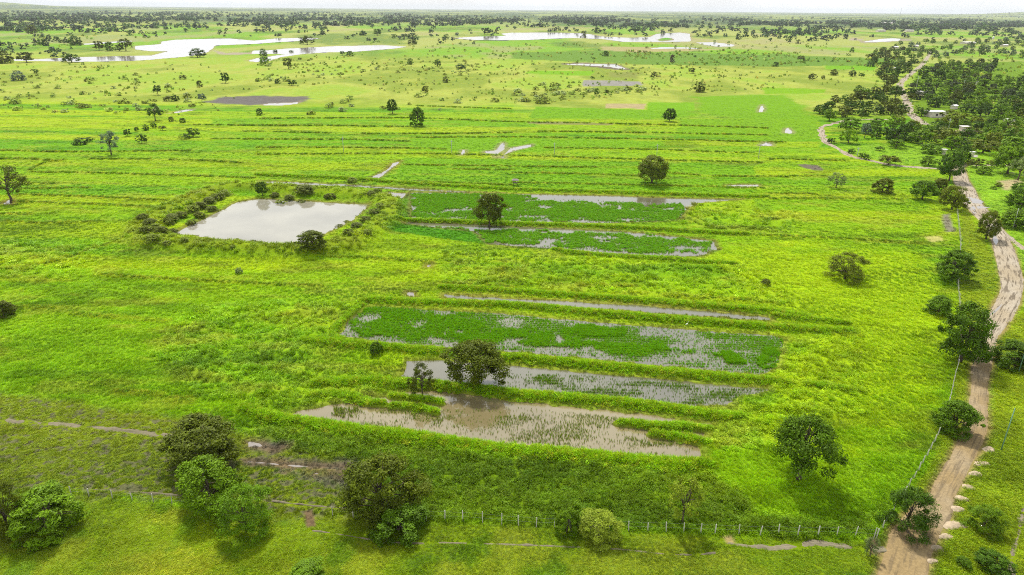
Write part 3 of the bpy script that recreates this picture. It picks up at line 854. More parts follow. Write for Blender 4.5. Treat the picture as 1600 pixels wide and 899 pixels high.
def herb_mesh(name, seed, leaves, h, r, s):
    g = np.random.default_rng(seed); V, Fq, var = [], [], []
    for b in range(leaves):
        u = g.normal(size=3); u /= np.linalg.norm(u); u[2] = abs(u[2])
        p = u * np.array([r, r, h]) * g.uniform(.35, 1) ** .5
        nrm = u * .7 + np.array([0, 0, .5]) + g.normal(0, .5, 3); nrm /= np.linalg.norm(nrm)
        t = np.cross(nrm, g.normal(size=3)); t /= np.linalg.norm(t); b_ = np.cross(nrm, t)
        q = s * g.uniform(.6, 1.3); n0 = len(V)
        V += [p - t * q, p + b_ * q * .45, p + t * q, p - b_ * q * .45]
        Fq.append((n0, n0 + 1, n0 + 2, n0 + 3)); var += [g.uniform(.65, 1.35)] * 4
    me = mesh_from(name, np.array(V), np.array(Fq), [MAT_TUFT])
    fattr(me, 'leaf_variation', var)
    return bpy.data.objects.new(name, me)

GRASS = [tuft_mesh('grass_tuft', 10 + k, 26, 1.0, .9, .10, .55) for k in range(3)]
BUSHY = [tuft_mesh('bushy_tuft', 20 + k, 40, 1.0, .8, .10, .75, 1.6) for k in range(3)] + [herb_mesh('herb_tuft', 25, 46, .8, .65, .17)]
SPROUT = [tuft_mesh('rice_sprout', 30 + k, 12, 1.0, .5, .11, .35, .8) for k in range(3)]
HERB = [herb_mesh('herb', 40 + k, 40, .8, .8, .20) for k in range(2)] + [tuft_mesh('grass_tuft', 45, 26, 1.0, .9, .10, .6)]

def scatter(name, protos, pos, scl, rot, tint, label, cat='grass'):
    me = bpy.data.meshes.new(name)
    me.vertices.add(len(pos)); me.vertices.foreach_set('co', np.asarray(pos, np.float32).ravel())
    fattr(me, 'size', scl, 'FLOAT_VECTOR'); fattr(me, 'turn', rot, 'FLOAT_VECTOR'); fattr(me, 'tint', tint, 'FLOAT_COLOR')
    a = me.attributes.new('pick', 'INT', 'POINT'); a.data.foreach_set('value', rng.integers(0, len(protos), len(pos)).astype(np.int32))
    ng = bpy.data.node_groups.new('scatter_' + name, 'GeometryNodeTree')
    ng.interface.new_socket('Geometry', in_out='INPUT', socket_type='NodeSocketGeometry')
    ng.interface.new_socket('Geometry', in_out='OUTPUT', socket_type='NodeSocketGeometry')
    n, l = ng.nodes, ng.links
    gi, go = n.new('NodeGroupInput'), n.new('NodeGroupOutput')
    jn = n.new('GeometryNodeJoinGeometry')
    for p in reversed(protos):
        oi = n.new('GeometryNodeObjectInfo'); oi.inputs['Object'].default_value = p; oi.inputs['As Instance'].default_value = False
        g2 = n.new('GeometryNodeGeometryToInstance'); l.new(oi.outputs['Geometry'], g2.inputs[0]); l.new(g2.outputs[0], jn.inputs[0])
    ip = n.new('GeometryNodeInstanceOnPoints'); ip.inputs['Pick Instance'].default_value = True
    def na(nm, ty):
        x = n.new('GeometryNodeInputNamedAttribute'); x.data_type = ty; x.inputs['Name'].default_value = nm; return x.outputs['Attribute']
    er = n.new('FunctionNodeEulerToRotation')
    l.new(gi.outputs[0], ip.inputs['Points']); l.new(jn.outputs[0], ip.inputs['Instance'])
    l.new(na('pick', 'INT'), ip.inputs['Instance Index']); l.new(na('size', 'FLOAT_VECTOR'), ip.inputs['Scale'])
    l.new(na('turn', 'FLOAT_VECTOR'), er.inputs[0]); l.new(er.outputs[0], ip.inputs['Rotation'])
    l.new(ip.outputs[0], go.inputs[0])
    o = link(name, me)
    md = o.modifiers.new('scatter', 'NODES'); md.node_group = ng
    return tag(o, label, cat, kind='stuff')

def rot3(n, tilt=.15):
    return np.stack([rng.normal(0, tilt, n), rng.normal(0, tilt, n), rng.uniform(0, 6.283, n)], 1)

def tints(c, n, s=.16, k=1.0):
    f = np.clip(rng.normal(1, s, (n, 1)), .5, 1.6)
    hue = np.clip(rng.normal(1, s * .6, (n, 1)), .6, 1.5)
    t = c * f * k
    t[:, :1] *= hue
    return np.clip(t, .002, .8)

TK = 1.72      # blades are seen edge on and in each other's shade; leaf colour itself
N_PX = 3.1     # one candidate tuft per this many px (each way)
ax = np.arange(-190, 1790, N_PX); ay = np.concatenate([np.arange(172, 262, 2.6), np.arange(262, 985, N_PX)])
PX, PY = np.meshgrid(ax, ay)
PX = (PX + rng.uniform(-.5, .5, PX.shape) * N_PX * 1.6).ravel(); PY = (PY + rng.uniform(-.5, .5, PY.shape) * N_PX * 1.6).ravel()
tp = G(PX, PY)
tz, tc, tcov, ttall, tlush = terrain(tp[:, 0], tp[:, 1])
DD = np.sqrt((tp ** 2).sum(1) + CAM_H ** 2)
keep = rng.uniform(0, 1, len(PX)) < tcov
in_past = sdf_poly(tp[:, 0], tp[:, 1], PATCH[0][1], 1.0) < 0
in_mud = sdf_poly(tp[:, 0], tp[:, 1], PATCH[2][1], 1.0) < 0
in_weed = sdf_poly(tp[:, 0], tp[:, 1], PATCH[1][1], 1.0) < 0
in_side = (sdf_poly(tp[:, 0], tp[:, 1], PATCH[30][1], 1.0) < 0) | (sdf_poly(tp[:, 0], tp[:, 1], PATCH[31][1], 1.0) < 0) | (sdf_poly(tp[:, 0], tp[:, 1], PATCH[29][1], 1.0) < 0)
in_lush = (tlush > .45) & ~in_past & ~in_mud & ~in_weed & ~in_side
zone = np.zeros(len(PX), int); zone[in_lush] = 1; zone[in_weed] = 2; zone[in_side] = 3; zone[in_mud] = 4; zone[in_past] = 5
ZD = [('rice_crop', GRASS, 'bright lime rice and grass standing over the level fields', 'rice', .55),
      ('lodged_rice', BUSHY, 'tousled lush rice lying in clumps round the flooded paddies', 'rice', .8),
      ('tall_weeds', BUSHY, 'rank dark green weeds between front fence and nearest paddy', 'weeds', .75),
      ('roadside_grass', HERB, 'short mixed grass and herbs on the road verges', 'grass', .38),
      ('mud_grass', HERB, 'sparse grass tussocks on the grey muddy ground at left', 'grass', .30),
      ('pasture_grass', HERB, 'grazed olive pasture grass below the front fence', 'grass', .22)]
for k, (nm, pr, lab, cat, hh) in enumerate(ZD):
    m = keep & (zone == k)
    if k in (1, 2): m = m & (rng.uniform(0, 1, len(PX)) < (.42 if k == 1 else .5))
    n = int(m.sum())
    wpx = DD[m] / FPX * N_PX                              # spacing on the ground
    r = np.clip(wpx * 1.15, .16, .95) * rng.uniform(.8, 1.3, n)
    hgt = np.minimum(hh, .12 + r * 1.1) * rng.uniform(.7, 1.2, n)
    if k == 0: hgt = np.clip(hgt, .25, .5) * np.clip(260 / DD[m], .55, 1)
    if k in (1, 2): r *= np.where(rng.uniform(0, 1, n) < .35, 2.1, 1.5); hgt *= 1.15
    q = tp[m]; g1 = fbm(q[:, 0] / 2.4, q[:, 1] / 1.7, 3, 951); g2 = fbm(q[:, 0] / 5.5, q[:, 1] / 3.2, 3, 961); g3 = fbm(q[:, 0] / 34, q[:, 1] / 13, 3, 971)
    hgt *= np.clip(.35 + 1.3 * g1, .4, 1.5)
    shade_tint = (np.clip(.62 + .76 * g2, .6, 1.3) * np.clip(.55 + .9 * g3, .72, 1.22))[:, None] * np.column_stack([.80 + .42 * g3, np.ones(n), np.ones(n)])  # patchy tint noise; its dark spots paint in shade between clumps
    pos = np.column_stack([tp[m], tz[m] - .04])
    scatter(nm, pr, pos, np.column_stack([r, r, hgt]), rot3(n), tints(tc[m] * shade_tint, n, .10, TK * 0.95), lab, cat)

# grass on each bund
bund_lab_seen = {}
for lab, P, hw, h, th in BUNDS:
    L = np.linalg.norm(np.diff(P, axis=0), axis=1).sum()
    dist = np.sqrt((P ** 2).sum(1) + CAM_H ** 2).mean()
    n = int(L * hw * 2 * np.clip(900 / dist, 2.0, 7.0))
    seg = np.concatenate([[0], np.cumsum(np.linalg.norm(np.diff(P, axis=0), axis=1))])
    s = rng.uniform(0, seg[-1], n)
    x = np.interp(s, seg, P[:, 0]); y = np.interp(s, seg, P[:, 1])
    endf = np.clip(np.minimum(s, seg[-1] - s) / 4.0, .25, 1)
    off = np.clip(rng.normal(0, .45, n), -1.05, 1.05) * hw * endf
    x = x + rng.normal(0, .25, n); y = y + off
    z, c, cv, _, _ = terrain(x, y)
    r = rng.uniform(.45, .8, n) * (1 if dist < 190 else 1.2)
    hg = th * 1.2 * rng.uniform(.55, 1.1, n) * (1 - .35 * np.abs(off) / hw)
    c = np.tile(A(152, 198, 2), (n, 1)); 
    yl = (rng.uniform(0, 1, n) < .18)[:, None]; c = np.where(yl, A(176, 192, 40), c)
    scatter('bund_grass', BUSHY, np.column_stack([x, y, np.maximum(z, -.05) - .05]), np.column_stack([r, r, hg]), rot3(n, .2), tints(c, n, .14, TK), lab, 'grass')

# coarse grass on the farther field edges
pos, scl = [], []
for P in LINES:
    seg = np.concatenate([[0], np.cumsum(np.linalg.norm(np.diff(P, axis=0), axis=1))])
    d = np.sqrt((P ** 2).sum(1)).mean()
    n = int(seg[-1] * np.clip(900 / d, 1.6, 4.5))
    s = rng.uniform(0, seg[-1], n)
    x = np.interp(s, seg, P[:, 0]); y = np.interp(s, seg, P[:, 1]) + rng.normal(0, .4, n)
    gap = vnoise(s / 14.0, np.full(n, d), 700) > .12
    x, y = x[gap], y[gap]; n = len(x)
    z = terrain(x, y)[0]
    r = rng.uniform(.45, .8, n) * np.clip(d / 220, .8, 1.8)
    pos.append(np.column_stack([x, y, z - .05])); scl.append(np.column_stack([r, r, rng.uniform(.4, .75, n) * np.clip(d / 300, .8, 1.3)]))
pos = np.vstack(pos); scl = np.vstack(scl); n = len(pos)
c = np.where(rng.uniform(0, 1, (n, 1)) < .3, A(172, 186, 40), A(122, 164, 8))
scatter('field_edge_grass', BUSHY, pos, scl, rot3(n, .2), tints(c, n, .16, TK), 'rough yellowish grass along the far field edges', 'grass')

# rice standing in the water of each paddy
def in_poly_px(poly, n, rag=0.0):
    P = W(poly); lo, hi = P.min(0), P.max(0)
    q = rng.uniform(lo, hi, (n, 2))
    return q[sdf_poly(q[:, 0], q[:, 1], P, 5.0) + rag * 5.0 * (fbm(q[:, 0] / 4, q[:, 1] / 3, 3, 821) - .42) < 0]
def rows(q, period, ang, jit):
    ca, sa = math.cos(ang), math.sin(ang)
    u = q[:, 0] * ca + q[:, 1] * sa; v = -q[:, 0] * sa + q[:, 1] * ca
    v = np.round(v / period) * period + rng.normal(0, jit, len(v))
    return np.column_stack([u * ca - v * sa, u * sa + v * ca])
def crop(label, polys_dense, base_poly, n_sparse, hs, hd, col, n_dense, row=True, size=.30, zw=-.10, thin=.38):
    parts = []
    q = in_poly_px(base_poly, n_sparse)
    nz = fbm(q[:, 0] / 7, q[:, 1] / 4, 3, 801)
    q = q[rng.uniform(0, 1, len(q)) < sstep(thin, .66, nz) + .10]
    if row: q = rows(q, .9, -.02, .20)
    parts.append(np.column_stack([q, np.full(len(q), zw - .03), np.full(len(q), 0)]))
    for P in polys_dense:
        q = in_poly_px(P, n_dense, 1.4)
        nz = fbm(q[:, 0] / 5, q[:, 1] / 3, 3, 811)
        q = q[rng.uniform(0, 1, len(q)) < sstep(.25, .55, nz)]
        if row: q = rows(q, .9, -.02, .22)
        parts.append(np.column_stack([q, np.full(len(q), zw - .03), np.ones(len(q))]))
    a = np.vstack(parts)
    z, c, cv, _, _ = terrain(a[:, 0], a[:, 1], False)
    a = a[z < zw + .02]; n = len(a)
    dn = a[:, 3]
    r = size * (1 + .7 * dn) * rng.uniform(.7, 1.3, n); hg = (hs + (hd - hs) * dn) * rng.uniform(.6, 1.2, n)
    scatter('paddy_rice', SPROUT, a[:, :3], np.column_stack([r, r, hg]), rot3(n), tints(np.tile(col, (n, 1)), n, .18, TK), label, 'rice')
GREEN = A(122, 182, 6)
crop('rows of rice seedlings in the long flooded paddy',
     [[(528,522),(545,498),(575,479),(660,483),(735,489),(720,500),(800,512),(870,520),(860,536),(780,533),(700,532),(600,528)],
      [(872,508),(975,512),(980,526),(880,526)], [(700,520),(795,520),(900,527),(1000,534),(1100,544),(1130,556),(1000,553),(900,547),(800,541),(700,536)],
      [(1190,548),(1226,545),(1216,580),(1185,572)], [(1128,552),(1165,556),(1165,566),(1135,564)]],
     WATER[1][5].tolist() and [(523,524),(573,478),(700,486),(800,493),(900,503),(1000,511),(1100,519),(1228,528),(1218,577),(1190,585),(1100,574),(1000,564),(900,556),(800,547),(700,541),(600,532)], 80000, .38, .6, GREEN, 15000, True, .30, -.10, .30)
crop('sparse rice sprouts in the narrow paddy by the big tree', [[(820,584),(900,588),(930,600),(850,600)]],
     [(770,582),(900,586),(1000,594),(1100,603),(1200,610),(1150,630),(1050,634),(950,625),(850,615),(770,602)], 15000, .45, .55, A(120, 160, 34), 500, True, .22, -.10, .45)
crop('thin brownish rice sprouts in the nearest shallow paddy', [[(520,640),(560,632),(575,642),(540,652)], [(930,655),(1000,662),(1010,672),(940,668)]],
     [(480,655),(560,640),(690,640),(800,635),(900,645),(1000,655),(1090,668),(1095,712),(1000,710),(900,700),(800,690),(700,676),(580,668)], 15000, .5, .65, A(136, 158, 48), 420, False, .17, -.10, .50)
crop('dark green rice filling the big paddy behind the slim tree', [[(640,300),(760,302),(828,304),(840,313),(930,316),(1000,318),(1062,319),(1074,330),(1062,345),(950,348),(800,347),(640,344)]] * 1,
     [(640,303),(1060,316),(1060,345),(640,344)], 900, .4, .55, A(116, 176, 2), 36000, True, .5)
crop('dark green rice in the smaller rounded paddy', [[(640,352),(760,358),(985,365),(1116,378),(1122,390),(1095,400),(1000,394),(850,383),(760,380),(740,364)]],
     [(845,382),(1050,394),(1045,399),(850,388)], 900, .4, .55, A(118, 178, 2), 22000, True, .5)

# ------------------------------------------------------------------ trees
def leaf_quads(g, C, dirs, size, ratio, up=.35):
    n = len(C)
    nr = dirs * .8 + np.array([0, 0, up]) + g.normal(0, .55, (n, 3)); nr /= np.linalg.norm(nr, axis=1)[:, None]
    t = np.cross(nr, g.normal(size=(n, 3))); t /= np.linalg.norm(t, axis=1)[:, None] + 1e-9
    b = np.cross(nr, t)
    s = (size * g.uniform(.6, 1.35, n))[:, None]
    V = np.stack([C - t * s, C + b * s * ratio, C + t * s, C - b * s * ratio], 1).reshape(-1, 3)
    return V, np.arange(4 * n).reshape(n, 4)

def tree_proto(seed, style, n_clump, per, leaf, ratio=.5):
    """unit tree: height 1, crown diameter 1 (scaled later). returns trunk mesh, crown mesh"""
    g = np.random.default_rng(seed)
    base = dict(dome=.20, round=.13, bush=.02, tall=.18, sparse=.26, umbrella=.34)[style]
    parts = []; cl = []
    lob = g.uniform(0, 6.28, 4)
    for k in range(n_clump):
        t = g.uniform(0, 1); a = g.uniform(0, 6.283)
        if style == 'umbrella': prof = math.sqrt(max(0, 1 - (t * .98) ** 2)) * .9 + .05
        elif style == 'bush': prof = math.sqrt(max(0, 1 - (t * .97) ** 2.2))
        elif style == 'tall': prof = math.sin(math.pi * (.12 + .84 * t)) ** .6
        else: prof = math.sqrt(max(0, 1 - ((t - .38) / .66) ** 2))
        wob = (1 + .15 * math.sin(2 * a + lob[0]) + .13 * math.sin(3 * a + lob[1] + 4 * t) + .10 * math.sin(5 * a + lob[2])) * (1.12 if g.uniform() < .12 else 1)
        rad = .44 * prof * wob * (g.uniform(.35, 1) ** .45)
        cl.append((rad * math.cos(a), rad * math.sin(a), base + (1 - base) * (.06 + .88 * t)))
    cl = np.array(cl)
    cr = (.10 if style != 'sparse' else .08) * g.uniform(.55, 1.5, n_clump) * (60 / n_clump) ** .33
    # trunk and limbs
    lean = g.normal(0, .03, 2)
    top = base + (1 - base) * .55
    hs = np.linspace(-.02, top, 6)
    tr = np.column_stack([lean[0] * hs + g.normal(0, .008, 6), lean[1] * hs + g.normal(0, .008, 6), hs])
    parts.append(tube_vf(tr, np.linspace(.032, .010, 6) * np.array([1.35, 1, 1, 1, 1, 1]), 7))
    for i in g.choice(n_clump, min(n_clump, 14), replace=False):
        z0 = g.uniform(base * .7, top * .9); s0 = np.array([np.interp(z0, hs, tr[:, 0]), np.interp(z0, hs, tr[:, 1]), z0])
        e = cl[i]; mid = (s0 + e) / 2 + np.array([0, 0, .03]) + g.normal(0, .012, 3)
        parts.append(tube_vf([s0, mid, e], [.012, .008, .003], 5))
    tv, tf = join_vf(parts)
    trunk = mesh_from('trunk', np.array(tv), tf, [MAT_BARK], True)
    n = n_clump * per
    ci = np.repeat(np.arange(n_clump), per)
    d = g.normal(size=(n, 3)); d /= np.linalg.norm(d, axis=1)[:, None]
    rr = g.uniform(0, 1, n) ** .42
    P = cl[ci] + d * (rr * cr[ci])[:, None] * np.array([1.15, 1.15, .8])
    P[:, 2] = np.maximum(P[:, 2], .012)
    out = P - np.array([0, 0, base + .4 * (1 - base)]); out /= np.linalg.norm(out, axis=1)[:, None] + 1e-9
    V, Fq = leaf_quads(g, P, d * .6 + out * .6, leaf, ratio)
    crown = mesh_from('crown', V, Fq, [MAT_LEAF])
    cv = g.uniform(.72, 1.28, n_clump)
    fattr(crown, 'leaf_variation', np.repeat(cv[ci] * g.uniform(.75, 1.25, n), 4))
    return trunk, crown

HERO = {
 'dome1': tree_proto(101, 'dome', 120, 120, .020), 'dome2': tree_proto(102, 'dome', 110, 125, .020),
 'round1': tree_proto(103, 'round', 125, 115, .020), 'round2': tree_proto(104, 'round', 105, 125, .021),
 'bush1': tree_proto(105, 'bush', 120, 110, .023), 'bush2': tree_proto(106, 'bush', 110, 115, .023),
 'tall1': tree_proto(107, 'tall', 110, 100, .021), 'sparse1': tree_proto(108, 'sparse', 56, 110, .018),
 'sparse2': tree_proto(109, 'sparse', 46, 90, .021), 'spiky': tree_proto(110, 'bush', 60, 110, .040, .16),
 'fine': tree_proto(111, 'bush', 90, 110, .024, .28), 'umbrella1': tree_proto(112, 'umbrella', 90, 120, .019),
}
MID = [tree_proto(201 + k, s, 42, 26, .052, .55) for k, s in enumerate(['dome', 'round', 'bush', 'round', 'umbrella', 'bush'])]
LOW = [tree_proto(221 + k, s, 24, 12, .085, .6) for k, s in enumerate(['dome', 'round', 'bush', 'bush'])]

DKOL = A(86, 98, 8); OLV = A(102, 114, 22); DKG = A(66, 94, 8); MIDG = A(88, 120, 12); BRG = A(108, 142, 10); PALE = A(132, 150, 84); GREY = A(104, 122, 92); YEL = A(140, 158, 40)
LK = 2.1
ROOTS = []
def plant(proto, px, base_py, top_py, wpx, col, name, label, cat='tree', group=None, joined=False, rz=None):
    dpt = float(depth(px, base_py)); x, y = G(px, base_py)
    dep = math.atan2(CAM_H, y)
    w = wpx * dpt / FPX
    hp = max(base_py - top_py, 2) * dpt / FPX
    h = max((hp - .30 * w * math.sin(dep) ) / math.cos(dep), .45 * w)     # crown depth adds to its height in view
    z = 0.0
    rz = random.uniform(0, 6.28) if rz is None else rz
    col = np.asarray(col) * LK * random.uniform(.92, 1.08)
    root = bpy.data.objects.new(name, None); COL.objects.link(root)
    root.location = (x, y, z); root.rotation_euler = (0, 0, rz); root.scale = (w, w, h)
    root.empty_display_size = .2
    link('trunk', proto[0], root); link('crown', proto[1], root, color=col)
    tag(root, label, cat, group)
    ROOTS.append((root, x, y))
    return root

T = lambda *a, **k: plant(HERO[a[0]], *a[1:], **k)
# front and middle: trees one can tell apart
T('round1', 320, 722, 640, 124, DKOL, 'broadleaf_tree', 'big dark olive tree at the corner of the muddy grass, left front')
T('round2', 331, 790, 709, 98, BRG * .88, 'broadleaf_tree', 'bright light green tree in front of the big dark olive one')
T('fine', 386, 828, 748, 88, MIDG * 1.3, 'willow', 'feathery light green tree right of the bright one, left front')
T('round1', 597, 800, 704, 118, DKOL, 'broadleaf_tree', 'biggest dark olive tree standing on the front fence line')
T('bush1', 74, 826, 752, 106, BRG * .85, 'leafy_tree', 'bright green bushy tree in the lower left corner')
T('fine', 14, 832, 746, 62, DKOL, 'leafy_tree', 'olive bushy tree cut by the left edge, lower corner')
T('dome2', 742, 600, 521, 94, DKOL * .95, 'broadleaf_tree', 'dark olive spreading tree standing between the flooded paddies')
T('sparse1', 660, 618, 562, 48, DKOL * .9, 'small_tree', 'small dark open-crowned tree on a short bund in the nearest paddy', rz=.5)
T('tall1', 765, 353, 296, 48, DKOL * 1.0, 'slim_tree', 'slim upright dark tree on the bund below the dark green paddy')
T('round2', 1018, 287, 240, 52, OLV, 'round_tree', 'round olive tree alone in the bright mid field')
T('fine', 1320, 437, 388, 62, OLV, 'shrubby_tree', 'round grey-olive tree alone in the right-hand lime field')
T('umbrella1', 1248, 750, 638, 116, MIDG * .85, 'broadleaf_tree', 'broad tree on a bare leaning trunk, lower right of the fields', rz=1.0)
T('sparse2', 1065, 820, 741, 60, YEL * .85, 'sapling_tree', 'thin yellowish tree with bare lower trunk just behind the front fence')
T('spiky', 1416, 828, 753, 78, DKG * 1.1, 'broadleaf_tree', 'dark long-leaved tree leaning over the near road bend')
T('bush2', 1489, 674, 619, 66, MIDG * .85, 'leafy_tree', 'dense green bush tree on the side fence beside the road')
T('round1', 1500, 566, 468, 84, MIDG * .78, 'broadleaf_tree', 'largest dark green tree on the side fence beside the road')
T('round1', 1488, 437, 386, 64, MIDG * .9, 'broadleaf_tree', 'rounded green tree on the side fence above the largest one')
T('bush1', 1586, 572, 524, 74, MIDG * .75, 'leafy_tree', 'dark green bush right of the road, cut by the right edge')
T('round1', 1540, 374, 327, 34, OLV, 'roadside_tree', 'small dark tree standing in the washed-out road')
T('round2', 1487, 328, 288, 40, OLV * 1.1, 'roadside_tree', 'olive tree left of the upper road, nearest of the three')
T('dome1', 1441, 312, 280, 40, MIDG, 'roadside_tree', 'green tree left of the upper road, leftmost of the three')
T('bush2', 1466, 304, 277, 28, OLV * .85, 'roadside_tree', 'dark tree between the other two left of the upper road')
T('bush1', 1378, 301, 276, 34, OLV, 'round_bush', 'round olive bush tree near the end of the mid fields')
T('sparse1', 1306, 294, 268, 26, PALE, 'small_tree', 'pale greyish small tree at the right of the mid fields')
T('tall1', 1482, 283, 236, 38, DKG * 1.2, 'tall_tree', 'tall dark green tree at the road junction')
T('dome2', 1574, 272, 226, 52, BRG, 'broadleaf_tree', 'yellowish green spreading tree right of the road junction')
T('sparse2', 1590, 282, 244, 34, PALE, 'small_tree', 'pale open tree at the right edge beyond the junction')
T('round1', 1594, 330, 291, 40, MIDG, 'leafy_tree', 'green tree cut by the right edge, beside the upper road')
T('bush2', 1586, 356, 324, 50, BRG * .8, 'leafy_bush', 'green bush cut by the right edge, below the upper road')
T('sparse1', 18, 316, 257, 62, DKOL, 'broadleaf_tree', 'dark open-crowned tree over a small pool at the left edge')
T('bush1', 6, 494, 466, 36, OLV * .7, 'round_bush', 'dark round bush cut by the left edge, mid height')
T('bush2', 490, 397, 367, 46, DKOL * 1.1, 'round_bush', 'dark rounded bush at the lower corner of the pond')
T('tall1', 410, 306, 283, 20, DKG * 1.1, 'small_tree', 'small dark tree on the pond bank, above its left half')
T('tall1', 613, 178, 155, 18, DKG, 'small_tree', 'small dark upright tree, left of two in the far fields')
T('bush1', 652, 197, 167, 24, MIDG, 'leafy_tree', 'dense green round tree, right of two in the far fields')
T('round1', 1046, 190, 169, 19, DKG, 'small_tree', 'small dark tree at the edge of the bright far plot')
T('sparse2', 174, 242, 204, 32, GREY, 'small_tree', 'pale grey-green tree in the far left fields')
T('sparse1', 243, 189, 161, 28, DKG, 'small_tree', 'dark ragged tree in the far left scrub')
T('bush1', 886, 832, 790, 40, BRG * .75, 'leafy_bush', 'leafy green bush on the front fence, left of a pair')
T('fine', 936, 838, 789, 74, YEL * .85, 'leafy_bush', 'yellow-green bush on the front fence, right of a pair')
T('bush2', 1466, 490, 458, 44, MIDG * 1.05, 'leafy_bush', 'light scrubby bush beside the largest fence tree')
T('spiky', 1536, 828, 783, 58, BRG * .75, 'leafy_bush', 'spreading green bush right of the sand heaps')
T('bush1', 1552, 892, 858, 56, DKG * 1.1, 'leafy_bush', 'dark green bush in the lower right corner, right of two')
T('bush2', 1505, 884, 868, 26, MIDG * .8, 'leafy_bush', 'small low bush in the lower right corner, left of two')
T('bush1', 588, 553, 531, 22, MIDG * .8, 'leafy_bush', 'small dark bush on the bund below the seedling paddy')
T('bush2', 1196, 448, 434, 20, OLV * .8, 'round_bush', 'tiny dark bush in the middle of the right-hand field')
T('bush2', 480, 905, 876, 64, BRG * .75, 'leafy_bush', 'low green weeds bush at the bottom edge of the pasture')
T('bush1', 624, 828, 814, 90, MIDG * .8, 'leafy_bush', 'spread of low leafy weeds at the foot of the biggest tree')
T('sparse2', 1359, 870, 838, 26, PALE * .6, 'dead_bush', 'straggly grey bush where the fence meets the road')
T('bush1', 374, 428, 417, 12, PALE * 1.1, 'round_bush', 'tiny pale shrub alone in the field below the pond')
for px, by, ty, w, c, l in [(1310,212,190,16,0,''),]:
    pass
# trees in the far fields and scrub that stand alone
LONE = [(200,213,201,13),(222,224,209,15),(228,204,194,11),(241,200,191,11),(254,204,196,12),(286,192,184,12),(302,214,199,21),(289,217,208,16),(126,226,214,22),(140,222,214,13),
 (247,149,133,14),(312,136,126,11),(352,130,113,15),(286,124,117,13),(29,126,110,22),(57,115,108,9),(316,160,146,15),(268,190,182,10),(214,206,198,9),(264,158,150,15),(275,158,148,14),
 (309,90,76,24),(197,80,61,21),(172,80,66,16),(155,79,64,17),(187,80,70,14),(117,71,56,22),(72,72,60,11),(64,72,61,10),(51,53,40,19),(42,98,81,24),(112,98,84,24),(8,99,80,26),(89,66,57,10),(100,70,62,16),
 (415,102,88,19),(451,108,90,15),(480,70,56,21),(411,84,76,11),(412,89,82,12),(535,87,80,9),(547,88,80,13),(590,56,45,15),(567,56,47,11),(504,55,48,9),(616,60,53,11),(632,61,53,14),(645,61,52,18),(697,62,54,12),(644,70,62,17),
 (641,101,91,10),(684,104,93,11),(720,112,101,17),(434,131,123,10),(456,134,124,14),(665,145,134,13),(697,129,119,12),(761,54,44,14),(776,53,46,9),(406,180,169,12),(430,81,76,9),(455,81,77,8),
 (911,58,48,12),(934,52,42,13),(992,52,42,17),(1050,98,86,9),(1081,115,106,11),(1022,122,112,11),(1092,144,128,21),(932,150,138,9),(925,125,119,6),(946,88,80,12),(1007,83,79,8),
 (1269,125,115,13),(1303,118,108,13),(1332,120,110,13),(1251,96,87,14),(1212,104,97,11),(1247,69,62,9),(1232,66,56,10),(1331,82,74,7),(1286,124,118,7),(1345,122,114,10),(1154,62,52,12),(1164,60,50,10),(1180,60,54,9),
 (1340,147,133,16),(1325,224,201,27),(1351,216,192,18),(1369,216,197,17),(1299,224,215,14),(1280,178,163,19),(1305,160,148,16),(1320,162,148,18),(1333,155,146,14)]
for i, (px, by, ty, w) in enumerate(LONE):
    far = by < 75
    pr = (LOW if (far and w < 14) else MID)
    c = random.choice([DKG * .9, DKG * 1.15, DKOL, MIDG * .9])
    if (px, by) in ((29,126), (316,160), (1351,216)): c = GREY
    if (px, by) in ((1325,224), (415,102)): c = BRG
    if (px, by) == (1050, 98): c = A(92, 78, 60)
    if (px, by) in ((451,108), (665,145), (697,129), (1022,122)): c = OLV
    if far: lab, gp = 'dark tree standing alone on the river plain', 'lone trees on the river plain'
    elif px < 330: lab, gp = 'small dark tree or bush alone in the far left scrub', 'lone trees in the left scrub'
    elif px < 1150: lab, gp = 'small tree alone in the far pale scrubland', 'lone trees in the far scrub'
    else: lab, gp = 'small tree alone at the edge of the far right wood', 'lone trees near the right wood'
    plant(pr[i % len(pr)], px, by, ty, w, c, 'lone_tree', lab, 'tree', gp)

